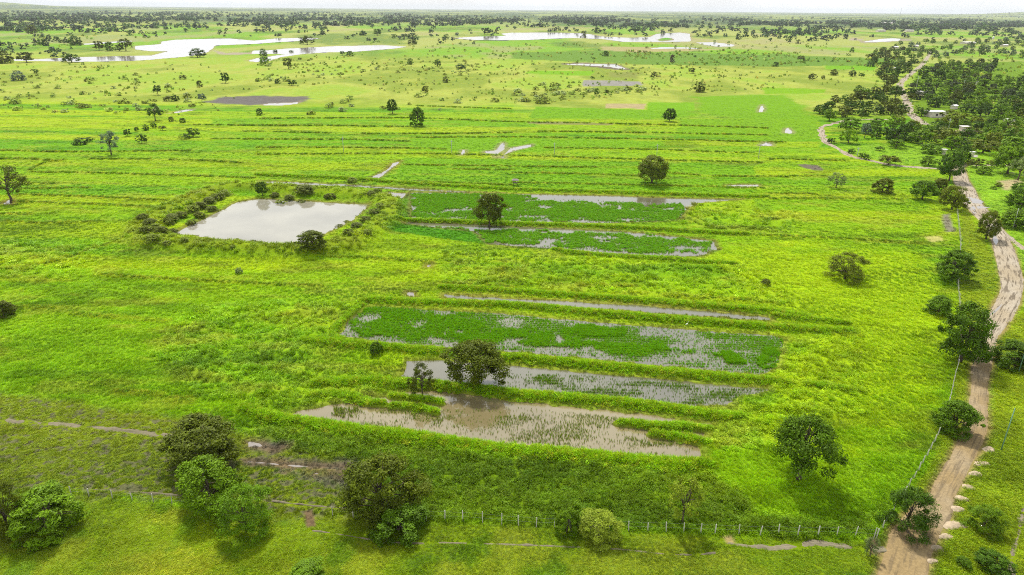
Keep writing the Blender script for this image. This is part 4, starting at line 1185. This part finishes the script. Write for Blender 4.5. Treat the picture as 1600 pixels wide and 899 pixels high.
# the wood on the right, tree by tree
def px_poly(poly, x, y):
    P = np.array(poly, float); return sdf_poly(x, y, P, 1e4) < 0
WOODS = [  # polygon, count, colours, size px at row, label, group
 ([(1345,150),(1400,140),(1425,150),(1420,182),(1380,184),(1330,178),(1318,168)], 26, [DKG, DKOL * .8, DKG * .8, MIDG], 'dense dark tree left of the climbing dirt road', 'trees left of the climbing road'),
 ([(1372,112),(1400,102),(1432,105),(1412,122),(1400,136),(1368,126)], 16, [DKG * .8, DKOL * .7, DKG], 'dark tree beside the upper bend of the climbing road', 'trees at the upper road bend'),
 ([(1432,128),(1440,112),(1470,100),(1560,98),(1540,122),(1600,128),(1612,188),(1560,190),(1500,170),(1480,168),(1430,158),(1420,145)], 110, [DKG * .8, DKOL * .75, DKG, A(66, 78, 46), MIDG, MIDG * .9, BRG * .8], 'dark tree in the thick wood right of the climbing road', 'trees of the thick right wood'),
 ([(1425,170),(1448,182),(1448,190),(1500,186),(1560,195),(1610,195),(1612,228),(1540,226),(1480,232),(1455,215),(1440,200)], 50, [MIDG, DKG, OLV, BRG * .8], 'mixed green tree in the lower wood round the pale house', 'trees round the pale house'),
 ([(1290,175),(1330,182),(1400,190),(1440,198),(1455,225),(1400,222),(1378,212),(1340,205),(1300,196)], 28, [MIDG, OLV, BRG * .85, DKG], 'green tree in the grove above the curving dirt path', 'trees above the curving path'),
 ([(1362,88),(1350,100),(1372,108),(1440,100),(1450,86),(1410,78),(1370,78)], 30, [MIDG * .9, DKG, DKOL * .8], 'green tree on the far side of the climbing road', 'trees beyond the climbing road'),
 ([(1380,72),(1460,64),(1560,60),(1610,62),(1610,92),(1560,84),(1470,90),(1410,80)], 60, [MIDG, MIDG * .8, DKG, A(88, 110, 74)], 'green tree of the distant orchard belt at the right', 'trees of the distant orchard belt'),
]
sx0, sy0 = [], []
road_px = np.array([(1447,195),(1430,184),(1421,173),(1417,160),(1412,147),(1406,138),(1409,128),(1424,115),(1440,102),(1449,90)], float)
path_px = np.array([(1470,264),(1400,259),(1330,244),(1290,222),(1284,208),(1300,194),(1320,189),(1352,187),(1388,187)], float)
KEEP_OUT = [(1446,185,1488,170), (1418,200,1446,185), (1470,212,1515,198)]
for poly, cnt, cols, lab, gp in WOODS:
    P = np.array(poly, float); lo, hi = P.min(0), P.max(0)
    got = []; tries = 0
    while len(got) < cnt and tries < 6000:
        tries += 1
        q = rng.uniform(lo, hi)
        if sdf_poly(q[:1], q[1:], P, 1e4)[0] > 0: continue
        wp = np.clip(8 + (q[1] - 70) * .16, 8, 32) * rng.uniform(.7, 1.25)
        if any((abs(q[0] - a) < .42 * (wp + c2)) and abs(q[1] - b) < .14 * (wp + c2) for a, b, c2 in got): continue
        if d_line(q[:1], q[1:] , road_px, 99.)[0] < 2 + .35 * wp and q[1] > 80: continue
        if d_line(q[:1], q[1:], path_px, 99.)[0] < 2 + .3 * wp: continue
        if any(x0 < q[0] < x1 and y1 < q[1] < y0 + 3 for x0, y0, x1, y1 in KEEP_OUT): continue
        got.append((q[0], q[1], wp))
    for px, by, wp in got:
        pr = random.choice(MID)
        plant(pr, px, by + .15 * wp, by - wp * random.uniform(.52, .75), wp, random.choice(cols), 'woodland_tree', lab, 'tree', gp)
# edge bushes along the curved path and junction
for i, (px, by, ty, w) in enumerate([(1346,248,238,12),(1354,250,241,10),(1388,258,244,34),(1450,259,242,26),(1498,256,232,26),(1502,252,225,22),(1525,262,246,26),(1536,272,258,26),(1375,236,228,16),(1450,249,244,12),(1560,292,284,12),(1552,296,290,9),(1590,300,284,26),(1585,252,232,30),(1548,262,250,18),(1424,222,206,30),(1455,240,222,36),(1497,232,214,40),(1535,240,216,46),(1580,236,212,44),(1400,232,216,26),(1330,240,232,12),(1598,262,236,26)]):
    plant(MID[(i * 5) % 6], px, by, ty, w, [MIDG, DKG, OLV, BRG * .85][i % 4], 'roadside_bush', 'green bush or small tree around the curving path and road junction', 'bush', 'bushes round the junction')
# olive bushes on the pond embankment
BK = [(225,352,17),(236,360,18),(232,372,20),(240,386,22),(254,372,18),(262,390,12),(272,366,14),(290,388,13),(284,340,18),(270,346,20),(262,352,18),(300,332,20),(314,326,20),(328,318,18),(340,312,20),(352,306,17),(312,340,16),(332,330,15),(300,350,14),(246,366,16),
      (430,308,14),(478,306,24),(470,315,14),(440,316,16),(516,311,16),(452,312,14),(585,340,18),(594,332,14),(572,350,16),(558,362,18),(545,376,16),(574,374,14),(530,354,10),(542,346,11),(371,382,10),(365,396,9),(400,382,8),(580,312,12),(590,308,11),(550,285,14),(470,303,12),(396,380,9)]
for i, (px, by, w) in enumerate(BK):
    dk = [OLV * .85, A(108, 120, 46), DKOL * 1.2, A(118, 134, 40)][i % 4]
    plant((HERO['bush1'], HERO['bush2'], MID[2], MID[5])[i % 4] if w > 13 else MID[2 + 3 * (i % 2)], px, by, by - w * .62, w * 1.25, dk, 'embankment_bush', 'olive bush on the pond embankment', 'bush', 'bushes on the pond embankment')
# scrubland bushes: the largest singly, the rest as one mass
SCR = [([(400,95),(620,88),(780,92),(800,120),(700,118),(560,112),(420,110)], 70), ([(800,132),(880,132),(900,140),(1000,134),(1010,146),(900,150),(850,165),(800,160)], 60),
       ([(400,118),(520,108),(560,112),(480,128),(400,134)], 24), ([(0,115),(220,118),(330,135),(300,175),(150,178),(0,175)], 70), ([(560,150),(780,150),(780,165),(620,180),(420,180)], 18)]
for poly, cnt in SCR:
    P = np.array(poly, float); lo, hi = P.min(0), P.max(0); k = 0
    while k < cnt:
        q = rng.uniform(lo, hi)
        if sdf_poly(q[:1], q[1:], P, 1e4)[0] > 0: continue
        k += 1
        w = (3.5 + (q[1] - 85) * .085) * rng.uniform(.7, 1.7)
        plant(LOW[2 + k % 2], q[0], q[1], q[1] - w * .45, w, random.choice([OLV, A(132, 148, 60), A(116, 136, 50), A(126, 140, 84), OLV * .9]) * 1.5, 'scrub_bush', 'low olive bush of the far pale scrubland', 'bush', 'bushes of the far scrubland')

def far_mass(name, boxes, label, cat, cols, hpx, protos, fac=1.0):
    pos, scl, tin = [], [], []
    for poly, cnt in boxes:
        P = np.array(poly, float); lo, hi = P.min(0), P.max(0)
        q = rng.uniform(lo, hi, (cnt * 3, 2)); q = q[sdf_poly(q[:, 0], q[:, 1], P, 1e4) < 0][:cnt]
        nz = fbm(q[:, 0] / 44, q[:, 1] / 3.4, 3, 901)
        q = q[rng.uniform(0, 1, len(q)) < 1.25 * sstep(.42, .58, nz) + .05]
        g_ = G(q[:, 0], q[:, 1])
        z, _, cv, _, _ = terrain(g_[:, 0], g_[:, 1], False)
        ok = z > -.2; q, g_, z = q[ok], g_[ok], z[ok]
        d = np.sqrt((g_ ** 2).sum(1))
        h = np.clip(hpx * d / FPX, 1.2, 13.0) * rng.uniform(.55, 1.3, len(q)) * fac
        w = h * rng.uniform(1.0, 1.7, len(q))
        pos.append(np.column_stack([g_, z])); scl.append(np.column_stack([w, w, h]))
        tin.append(np.array(cols)[rng.integers(0, len(cols), len(q))])
    pos, scl, tin = np.vstack(pos), np.vstack(scl), np.vstack(tin)
    scatter(name, protos, pos, scl, rot3(len(pos), .02), tints(tin, len(pos), .18, LK), label, cat)
def far_proto(k, style, nc, per, leaf):
    tr, cr = tree_proto(300 + k, style, nc, per, leaf, .65)
    cr.materials.clear(); cr.materials.append(MAT_LEAFI)
    return bpy.data.objects.new('far_tree', cr)
FARP = [far_proto(k, s, 14, 10, .13) for k, s in enumerate(['dome', 'round', 'bush', 'bush'])]
FCOL = [A(62, 84, 46), A(74, 98, 50), A(56, 74, 46), A(88, 114, 54), A(72, 86, 62)]
far_mass('distant_woodland', [
    ([(-80,18),(400,20),(800,24),(1200,28),(1680,30),(1680,38),(1200,40),(800,38),(400,36),(-80,32)], 3200),
    ([(400,31),(800,31),(800,41),(400,41)], 1100), ([(780,26),(1200,30),(1200,44),(780,43)], 1900), ([(1190,37),(1680,36),(1680,48),(1190,46)], 1300), ([(1190,44),(1290,45),(1285,56),(1190,58)], 120),
    ([(-80,22),(400,24),(420,42),(300,50),(-80,52)], 1100), ([(1440,22),(1680,20),(1680,46),(1440,36)], 1100), ([(850,45),(1200,43),(1200,52),(1090,54),(1090,50),(860,50)], 130),
    ([(400,42),(720,44),(700,50),(400,52)], 120), ([(-80,52),(130,56),(130,90),(-80,92)], 60), ([(1200,56),(1340,58),(1340,66),(1200,66)], 50), ([(1400,48),(1680,48),(1680,64),(1400,62)], 130), ([(-80,44),(1680,46),(1680,60),(-80,58)], 420), ([(-80,66),(20,66),(20,90),(-80,92)], 30), ([(500,60),(800,64),(800,70),(660,70)], 40), ([(0,58),(130,60),(120,90),(0,90)], 50)],
    'distant mass of hazy woodland towards the horizon', 'woodland', FCOL, 4.2, FARP)
far_mass('scrub', [
    ([(400,88),(760,84),(1000,86),(1200,92),(1260,130),(1180,148),(1000,150),(800,165),(620,150),(560,130),(400,140)], 1500), ([(-60,100),(330,100),(400,140),(330,180),(-60,182)], 520),
    ([(1280,90),(1370,90),(1350,120),(1290,140),(1270,120)], 60), ([(1370,75),(1680,62),(1680,235),(1500,232),(1450,200),(1300,190),(1360,140)], 1900), ([(950,78),(1380,86),(1380,104),(1050,104)], 420), ([(440,66),(1300,66),(1300,84),(640,88),(640,76)], 420), ([(-60,60),(240,50),(240,60),(-60,90)], 120)],
    'fine mass of low bushes scattered over the far scrubland', 'scrub', [OLV * 1.6, A(166, 178, 66), A(138, 168, 48), MIDG * 1.4, A(168, 178, 96)], 3.0, FARP[2:], .8)

# ------------------------------------------------------------------ fences
def fence(posts_px, hgt_m, label, wires=(.5, .9)):
    root = bpy.data.objects.new('wire_fence', None); COL.objects.link(root)
    P = [G(a, b) for a, b in posts_px]
    zs = terrain(np.array([p[0] for p in P]), np.array([p[1] for p in P]), False)[0]
    root.location = (P[0][0], P[0][1], float(zs[0]))
    pv, pf = tube_vf([(0, 0, -.3), (.01, 0, .5), (0, .012, .97), (0, .01, 1.0)], [.066, .063, .06, .04], 7)
    pm = mesh_from('post', np.array(pv), pf, [MAT_POST], True)
    tops = []
    for p, z in zip(P, zs):
        h = hgt_m * random.uniform(.88, 1.12)
        o = link('post', pm, root, (p[0] - P[0][0], p[1] - P[0][1], float(z - zs[0])), random.uniform(0, 6), (random.uniform(.85, 1.2),) * 2 + (h,))
        o.rotation_euler = (random.gauss(0, .04), random.gauss(0, .04), random.uniform(0, 6))
        tops.append((p[0] - P[0][0], p[1] - P[0][1], float(z - zs[0])))
    for w in wires:
        path = []
        for a, b in zip(tops[:-1], tops[1:]):
            for t in (0, .5):
                path.append([a[k] + (b[k] - a[k]) * t for k in range(3)])
                path[-1][2] += w * hgt_m - (.03 if t else 0)
        path.append([tops[-1][0], tops[-1][1], tops[-1][2] + w * hgt_m])
        v, f = tube_vf(path, [.005] * len(path), 4)
        link('wire', mesh_from('wire', np.array(v), f, [MAT_WIRE]), root)
    return tag(root, label, 'fence')
fence([(112,774),(139,776),(176,779),(207,782),(240,785),(269,788),(300,791)], 1.35, 'short run of grey post and wire fence left of the bright tree')
fence([(520,806),(552,809),(585,812),(611,812),(640,813),(666,814),(695,814),(723,815),(754,817),(784,820),(810,822),(838,824),(866,825),(891,826),(922,828),(952,829),(982,830),(1012,831),(1041,832),(1068,833),(1095,834),(1117,835),(1154,836),(1187,838),(1216,837),(1246,839),(1277,839),(1307,839),(1335,840),(1365,842)], 1.6, 'long front fence of pale posts and wire along the pasture')
def along_px(pts, step):
    P = smooth_line(W(pts), .5); seg = np.concatenate([[0], np.cumsum(np.linalg.norm(np.diff(P, axis=0), axis=1))])
    s = np.arange(0, seg[-1], step); return np.column_stack([np.interp(s, seg, P[:, 0]), np.interp(s, seg, P[:, 1])])
def to_px(x, y, z=0.0):
    d = np.array([x, y, z - CAM_H]); k = d @ FWD
    return 800 + FPX * (d @ RIGHT) / k, 449.5 - FPX * (d @ UPV) / k
side = along_px([(1369,842),(1384,820),(1405,785),(1427,750),(1449,712),(1471,668),(1484,622),(1492,590),(1498,560),(1500,520),(1498,470),(1496,436),(1500,386),(1498,360),(1495,332)], 2.3)
fence([to_px(a, b) for a, b in side], 1.45, 'pale side fence of close posts running beside the dirt road', (.5, .9))

# ------------------------------------------------------------------ sand heaps beside the road
HEAPS = [(1546,703,21,11,'sand heap farthest along the row, level with the green pole'), (1535,725,24,9,'second sand heap from the far end of the row'), (1525,741,23,10,'third sand heap from the far end of the row'),
         (1514,762,22,11,'fourth sand heap from the far end of the row'), (1504,780,22,11,'fifth sand heap from the far end of the row'), (1497,796,18,11,'smaller worn sand heap at the tip of the spreading bush'),
         (1494,822,31,17,'largest sand heap, near the spreading bush'), (1479,839,20,11,'third sand heap from the near end of the row'), (1466,858,19,13,'second sand heap from the near end of the row'), (1458,877,16,9,'nearest and smallest sand heap of the row')]
for i, (px, py, w, h, lab) in enumerate(HEAPS):
    g = np.random.default_rng(900 + i); x, y = G(px, py); d = float(depth(px, py))
    w *= g.uniform(.85, 1.2); rw = w / 2 * d / FPX * 1.1; rd = h / 2 * d / FPX / math.sin(math.atan2(CAM_H, y)) * .95; hh = .34 * min(rw, rd)
    V, Fc = [(0, 0, hh)], []; nr_, ns_ = 8, 26; ph = g.uniform(0, 6.28, 3)
    for r in range(1, nr_ + 1):
        t = r / nr_
        for k in range(ns_):
            a = 2 * math.pi * k / ns_
            q = t * (1 + .10 * math.sin(2 * a + ph[0]) + .07 * math.sin(3 * a + ph[1]) + .05 * math.sin(7 * a + ph[2]))
            V.append((rw * q * math.cos(a), rd * q * math.sin(a), hh * (1 - t ** 1.5) ** 1.1 * (1 + .18 * math.sin(a + ph[1])) + g.normal(0, .035) * (1 - t ** 3) - .09 * t ** 4))
    for k in range(ns_): Fc.append((0, 1 + k, 1 + (k + 1) % ns_))
    for r in range(nr_ - 1):
        for k in range(ns_):
            a, b = 1 + r * ns_ + k, 1 + r * ns_ + (k + 1) % ns_
            Fc.append((a, a + ns_, b + ns_, b))
    tag(link('sand_heap', mesh_from('sand_heap', np.array(V), Fc, [MAT_SAND], True), None, (x, y, .07)), lab, 'sand heap', 'sand heaps dumped beside the road')

# ------------------------------------------------------------------ poles
def pole(px, base_py, top_py, label, mat, arm=True, group=None, r=.13):
    x, y = G(px, base_py); d = float(depth(px, base_py)); h = (base_py - top_py) * d / FPX / math.cos(math.atan2(CAM_H, y))
    root = bpy.data.objects.new('utility_pole', None); COL.objects.link(root); root.location = (x, y, 0)
    v, f = tube_vf([(0, 0, -.4), (0, 0, h * .5), (0, 0, h)], [r, r * .85, r * .65], 8)
    link('shaft', mesh_from('shaft', np.array(v), f, [mat], True), root)
    if arm:
        v, f = box_vf(-.8, .8, -.05, .05, h - .55, h - .43)
        link('crossarm', mesh_from('crossarm', np.array(v), f, [mat]), root)
        v, f = tube_vf([(0, 0, 0), (0, 0, .08), (0, 0, .16)], [.05, .07, .03], 6)
        im = mesh_from('insulator', np.array(v), f, [MAT_POST], True)
        for ix in (-.7, 0, .7): link('insulator', im, root, (ix, 0, h - .43 if ix else h))
    tag(root, label, 'pole', group)
pole(1564, 704, 641, 'slim green pole on the verge right of the sand heaps', MAT_POLEG, False, r=.09)
pole(1591, 583, 524, 'slim green pole near the dark bush at the right edge', MAT_POLEG, False, r=.09)
pole(1582, 359, 326, 'thin pole by the green bush near the upper road', MAT_POLE, False, r=.1)
for px, b, t, l in [(537,238,215,'leftmost field pole of the row crossing the mid fields'), (706,241,220,'field pole beside the white trapezoid pool'), (866,242,224,'middle field pole, right of the forked pool'), (1026,244,226,'field pole behind the round olive tree'), (1185,248,226,'rightmost field pole of the row')]:
    pole(px, b, t, l, MAT_POLE, True, 'field poles in a row', .14)
for px, b, t, l in [(1430,144,121,'pole left of the thick wood beside the climbing road'), (1504,142,126,'pale pole standing in the middle of the thick wood'), (1481,204,186,'pole in front of the wood below the pale house'), (1502,214,201,'left pole of the pair in the lower clearing'), (1508,212,203,'right pole of the pair in the lower clearing'), (1339,246,231,'pole beside the curving dirt path')]:
    pole(px, b, t, l, MAT_POLE, True, 'poles round the village', .16)

# ------------------------------------------------------------------ houses
def house(px, base_py, wpx, hpx, rz, label, windows=2, flat=True, deep=.7, mat=None, roofmat=None):
    mat = mat or MAT_PLASTER; roofmat = roofmat or MAT_ROOF
    x, y = G(px, base_py); d = float(depth(px, base_py)); w = wpx * d / FPX; h = max(hpx * d / FPX / math.cos(math.atan2(CAM_H, y)) * .8, 2.2); dp = w * deep
    root = bpy.data.objects.new('house', None); COL.objects.link(root); root.location = (x, y + dp / 2, 0); root.rotation_euler = (0, 0, rz)
    # front wall in panels round the openings, other walls solid
    ow = min(1.3, w * .12); zs, zt = h * .32, h * .72
    ops = [(-w / 2 + w * (k + 1) / (windows + 1), ow) for k in range(windows)]
    parts = []; cx = -w / 2
    for oc, o_ in ops:
        parts += [box_vf(cx, oc - o_ / 2, -dp / 2, -dp / 2 + .2, -.2, h), box_vf(oc - o_ / 2, oc + o_ / 2, -dp / 2 + .002, -dp / 2 + .198, -.2, zs), box_vf(oc - o_ / 2, oc + o_ / 2, -dp / 2 + .002, -dp / 2 + .198, zt, h)]
        cx = oc + o_ / 2
    parts += [box_vf(cx, w / 2, -dp / 2, -dp / 2 + .2, -.2, h), box_vf(-w / 2, w / 2, dp / 2 - .2, dp / 2, -.2, h), box_vf(-w / 2, -w / 2 + .2, -dp / 2 + .202, dp / 2 - .202, -.2, h), box_vf(w / 2 - .2, w / 2, -dp / 2 + .202, dp / 2 - .202, -.2, h)]
    v, f = join_vf(parts); link('wall', mesh_from('wall', np.array(v), f, [mat]), root)
    if flat:
        v, f = box_vf(-w / 2 - .3, w / 2 + .3, -dp / 2 - .4, dp / 2 + .3, h + .003, h + .28)
    else:
        e = .35; rh = h + min(1.2, dp * .28)
        v = [(-w/2-e, -dp/2-e, h+.003), (w/2+e, -dp/2-e, h+.003), (w/2+e, dp/2+e, h+.003), (-w/2-e, dp/2+e, h+.003), (-w/2-e, 0, rh), (w/2+e, 0, rh)]
        f = [(0, 1, 5, 4), (2, 3, 4, 5), (0, 4, 3), (1, 2, 5), (0, 3, 2, 1)]
    link('roof', mesh_from('roof', np.array(v), f, [roofmat]), root)
    for oc, o_ in ops:
        v, f = box_vf(oc - o_ / 2 + .003, oc + o_ / 2 - .003, -dp / 2 + .12, -dp / 2 + .15, zs + .003, zt - .003)
        wo = link('window', mesh_from('window', np.array(v), f, [MAT_DARK]), root)
        v, f = box_vf(oc - o_ / 2 - .1, oc + o_ / 2 + .1, -dp / 2 - .08, -dp / 2 - .003, zs - .12, zs - .002)
        link('sill', mesh_from('sill', np.array(v), f, [mat]), wo)
    return tag(root, label, 'house')
house(1467, 184, 27, 10, .06, 'long pale flat-roofed house with two dark windows in the wood')
house(1492, 171, 9, 4, .5, 'small white-roofed shed just behind the pale house', 1, False)
house(1436, 148, 11, 3, .0, 'low white hut beside the climbing road', 1, True)
house(1529, 133, 6, 4, -.4, 'tiny white hut among the trees of the thick wood', 1, False)
house(1578, 194, 12, 4, .2, 'low pale hut at the clearing near the right edge', 1, False)
house(1509, 205, 12, 4, .0, 'low white hut in the clearing behind the pair of poles', 1, True)
house(1400, 110, 6, 4, .3, 'white-roofed hut left of the upper road bend', 1, False)
house(1400, 76, 8, 3, .1, 'small white-roofed house left of the far road end', 1, False)
house(1432, 74, 7, 3, -.2, 'small white-roofed house right of the far road end', 1, False)
house(1571, 73, 9, 3, .1, 'distant white-roofed house in the orchard belt', 1, False)
house(1516, 69, 18, 3, .05, 'distant long pale building above the orchard belt', 3, False)
house(1378, 50, 12, 3, .0, 'far pale building on the green plain, left one', 2, False)
house(1422, 50, 12, 3, .0, 'far pale building on the green plain, right one', 2, False)
house(1388, 38, 14, 3, .0, 'far white building beyond the dark tree belt', 3, False)
house(1519, 246, 5, 2.5, .3, 'tiny white hut in the clearing above the junction', 1, True)
house(1475, 242, 5, 3, .0, 'tiny pale hut half hidden behind the tall junction tree', 1, True)

# thatched field shelter
x, y = G(805, 290); root = bpy.data.objects.new('field_shelter', None); COL.objects.link(root); root.location = (x, y, .1)
pv, pf = tube_vf([(0, 0, -.4), (0, 0, 2.0)], [.06, .05], 6); pm = mesh_from('post', np.array(pv), pf, [MAT_BARK], True)
for a in (-.7, .7):
    for b in (-.6, .6): link('post', pm, root, (a, b, 0))
v, f = box_vf(-.85, .85, -.75, .75, .8, .9); link('platform', mesh_from('platform', np.array(v), f, [MAT_BARK]), root)
V = [(-1.25, -1.1, 1.85), (1.25, -1.1, 1.85), (1.25, 1.1, 1.85), (-1.25, 1.1, 1.85), (-1.25, -1.1, 1.98), (1.25, -1.1, 1.98), (1.25, 1.1, 1.98), (-1.25, 1.1, 1.98), (-.5, 0, 2.45), (.5, 0, 2.45)]
link('roof', mesh_from('roof', np.array(V), [(0, 3, 2, 1), (0, 1, 5, 4), (1, 2, 6, 5), (2, 3, 7, 6), (3, 0, 4, 7), (4, 5, 9, 8), (5, 6, 9), (6, 7, 8, 9), (7, 4, 8)], [MAT_THATCH]), root)
tag(root, 'small thatched field shelter on posts in the bright mid fields', 'shelter')

# water tank on a stand and lattice mast, far right
x, y = G(1550, 68); d = float(depth(1550, 68)); root = bpy.data.objects.new('water_tower', None); COL.objects.link(root); root.location = (x, y, 0)
hh = 10 * d / FPX
for a in (-1, 1):
    for b in (-1, 1):
        v, f = tube_vf([(a * 1.6, b * 1.6, -.3), (a * 1.2, b * 1.2, hh * .62)], [.16, .14], 6); link('leg', mesh_from('leg', np.array(v), f, [MAT_POLE]), root)
v, f = tube_vf([(0, 0, hh * .62), (0, 0, hh * .64), (0, 0, hh * .94), (0, 0, hh)], [1.7, 1.9, 1.9, .8], 16); link('tank', mesh_from('tank', np.array(v), f, [MAT_ROOF], True), root)
tag(root, 'white water tank on four legs above the far right trees', 'water tower')
x, y = G(1405, 31); d = float(depth(1405, 31)); hh = 17 * d / FPX
root = bpy.data.objects.new('lattice_mast', None); COL.objects.link(root); root.location = (x, y, 0)
for k in range(3):
    a = 2.094 * k; v, f = tube_vf([(2.2 * math.cos(a), 2.2 * math.sin(a), -.5), (.5 * math.cos(a), .5 * math.sin(a), hh)], [.45, .3], 5)
    link('leg', mesh_from('leg', np.array(v), f, [MAT_POLE]), root)
    br = []
    for j in range(12):
        t0, t1 = j / 12, (j + 1) / 12; b = 2.094 * (k + 1); r0, r1 = 2.2 - 1.7 * t0, 2.2 - 1.7 * t1
        br.append(tube_vf([(r0 * math.cos(a), r0 * math.sin(a), hh * t0), (r1 * math.cos(b), r1 * math.sin(b), hh * t1)], [.16, .16], 4))
    v, f = join_vf(br); link('bracing', mesh_from('bracing', np.array(v), f, [MAT_POLE]), root)
tag(root, 'tall thin lattice mast rising above the far horizon', 'mast')

# ------------------------------------------------------------------ egret on the bund foot
x, y = G(1073, 509)
bv = [(0, 0, .42), (.16, 0, .46), (-.20, 0, .40), (-.33, 0, .34), (.24, 0, .58), (.20, 0, .72), (.25, 0, .84), (.31, 0, .86), (.42, 0, .85), (0, .045, .22), (.01, .045, 0), (0, -.045, .22), (.01, -.045, 0)]
be = [(0, 1), (0, 2), (2, 3), (1, 4), (4, 5), (5, 6), (6, 7), (7, 8), (0, 9), (9, 10), (0, 11), (11, 12)]
br = [.10, .075, .085, .03, .035, .026, .03, .032, .008, .012, .010, .012, .010]
me = bpy.data.meshes.new('egret'); me.from_pydata(bv, be, []); me.materials.append(MAT_EGRET); me.update()
eg = link('egret', me, None, (x, y, -.05), .4)
sk = eg.modifiers.new('skin', 'SKIN')
if not me.skin_vertices:
    bm = bmesh.new(); bm.from_mesh(me); bm.verts.layers.skin.verify(); bm.to_mesh(me); bm.free()
for sv, r_ in zip(me.skin_vertices[0].data, br): sv.radius = (r_, r_)
me.skin_vertices[0].data[0].use_root = True
sb = eg.modifiers.new('smooth', 'SUBSURF'); sb.levels = sb.render_levels = 1
tag(eg, 'white egret standing at the foot of the bund behind the seedling paddy', 'egret')

# ------------------------------------------------------------------ seat every plant on the ground
rx = np.array([r[1] for r in ROOTS]); ry = np.array([r[2] for r in ROOTS])
rz_ = terrain(rx, ry, False)[0]
for (o, a, b), z in zip(ROOTS, rz_): o.location = (a, b, float(z) - .03)

# tell repeated plants apart by their order along the place they stand on
ORD = ['first', 'second', 'third', 'fourth', 'fifth', 'sixth', 'seventh', 'eighth', 'ninth', 'tenth', 'eleventh', 'twelfth', 'thirteenth', 'fourteenth', 'fifteenth', 'sixteenth', 'seventeenth', 'eighteenth', 'nineteenth', 'twentieth']
def ordn(k):
    if k < 20: return ORD[k]
    tens = {2: 'twenty', 3: 'thirty', 4: 'forty'}; k += 1
    if k % 10 == 0: return tens[k // 10][:-1] + 'ieth'
    return tens[k // 10] + '-' + ORD[k % 10 - 1]
for gp, text in [('lone trees on the river plain', 'lone dark tree from the left on the far river plain'), ('lone trees in the left scrub', 'lone small tree from the left in the far left scrub'),
                 ('lone trees in the far scrub', 'lone small tree from the left in the pale central scrubland'), ('lone trees near the right wood', 'lone small tree from the left near the right-hand wood'),
                 ('bushes round the junction', 'green bush from the left round the curving path and junction'), ('bushes on the pond embankment', 'olive bush from the left on the pond embankment'),
                 ('trees left of the climbing road', 'dense dark tree from the left in the grove left of the climbing road'), ('trees at the upper road bend', 'dark tree from the left at the upper bend of the climbing road'),
                 ('trees beyond the climbing road', 'green tree from the left beyond the climbing road'), ('trees round the pale house', 'mixed green tree from the left in the lower wood round the pale house'),
                 ('trees above the curving path', 'green tree from the left in the grove above the curving dirt path')]:
    it = sorted([r for r in ROOTS if r[0].get('group') == gp], key=lambda r: to_px(r[1], r[2])[0])
    for k, r in enumerate(it):
        r[0]['label'] = ordn(k) + ' ' + text

for gp, nrow, text in [('trees of the thick right wood', 4, 'in the thick wood right of the climbing road'), ('trees of the distant orchard belt', 3, 'in the distant orchard belt at the right')]:
    it = sorted([r for r in ROOTS if r[0].get('group') == gp], key=lambda r: r[2])
    rown = ['nearest row', 'second row', 'third row', 'farthest row'] if nrow == 4 else ['nearest row', 'middle row', 'farthest row']
    for j in range(nrow):
        part = sorted(it[len(it) * j // nrow:len(it) * (j + 1) // nrow], key=lambda r: to_px(r[1], r[2])[0])
        for k, r in enumerate(part):
            r[0]['label'] = 'tree ' + ordn(k) + ' from the left, ' + rown[j] + ' ' + text

# ------------------------------------------------------------------ haze
m = bpy.data.materials.new('haze'); m.use_nodes = True
m.node_tree.nodes.remove(m.node_tree.nodes['Principled BSDF'])
vp = m.node_tree.nodes.new('ShaderNodeVolumePrincipled')
vp.inputs['Color'].default_value = (.90, .95, 1.0, 1); vp.inputs['Density'].default_value = 3.4e-5; vp.inputs['Anisotropy'].default_value = .0
m.node_tree.links.new(vp.outputs[0], m.node_tree.nodes['Material Output'].inputs['Volume'])
zt = max(CAM_H + 15, float(gz.max()) + 12, hh + 10)
v, f = box_vf(-112000, 112000, -700, 43000, -8, zt)
tag(link('haze', mesh_from('haze', np.array(v), f, [m])), 'thin pale daytime haze over the whole plain', 'haze', kind='stuff')
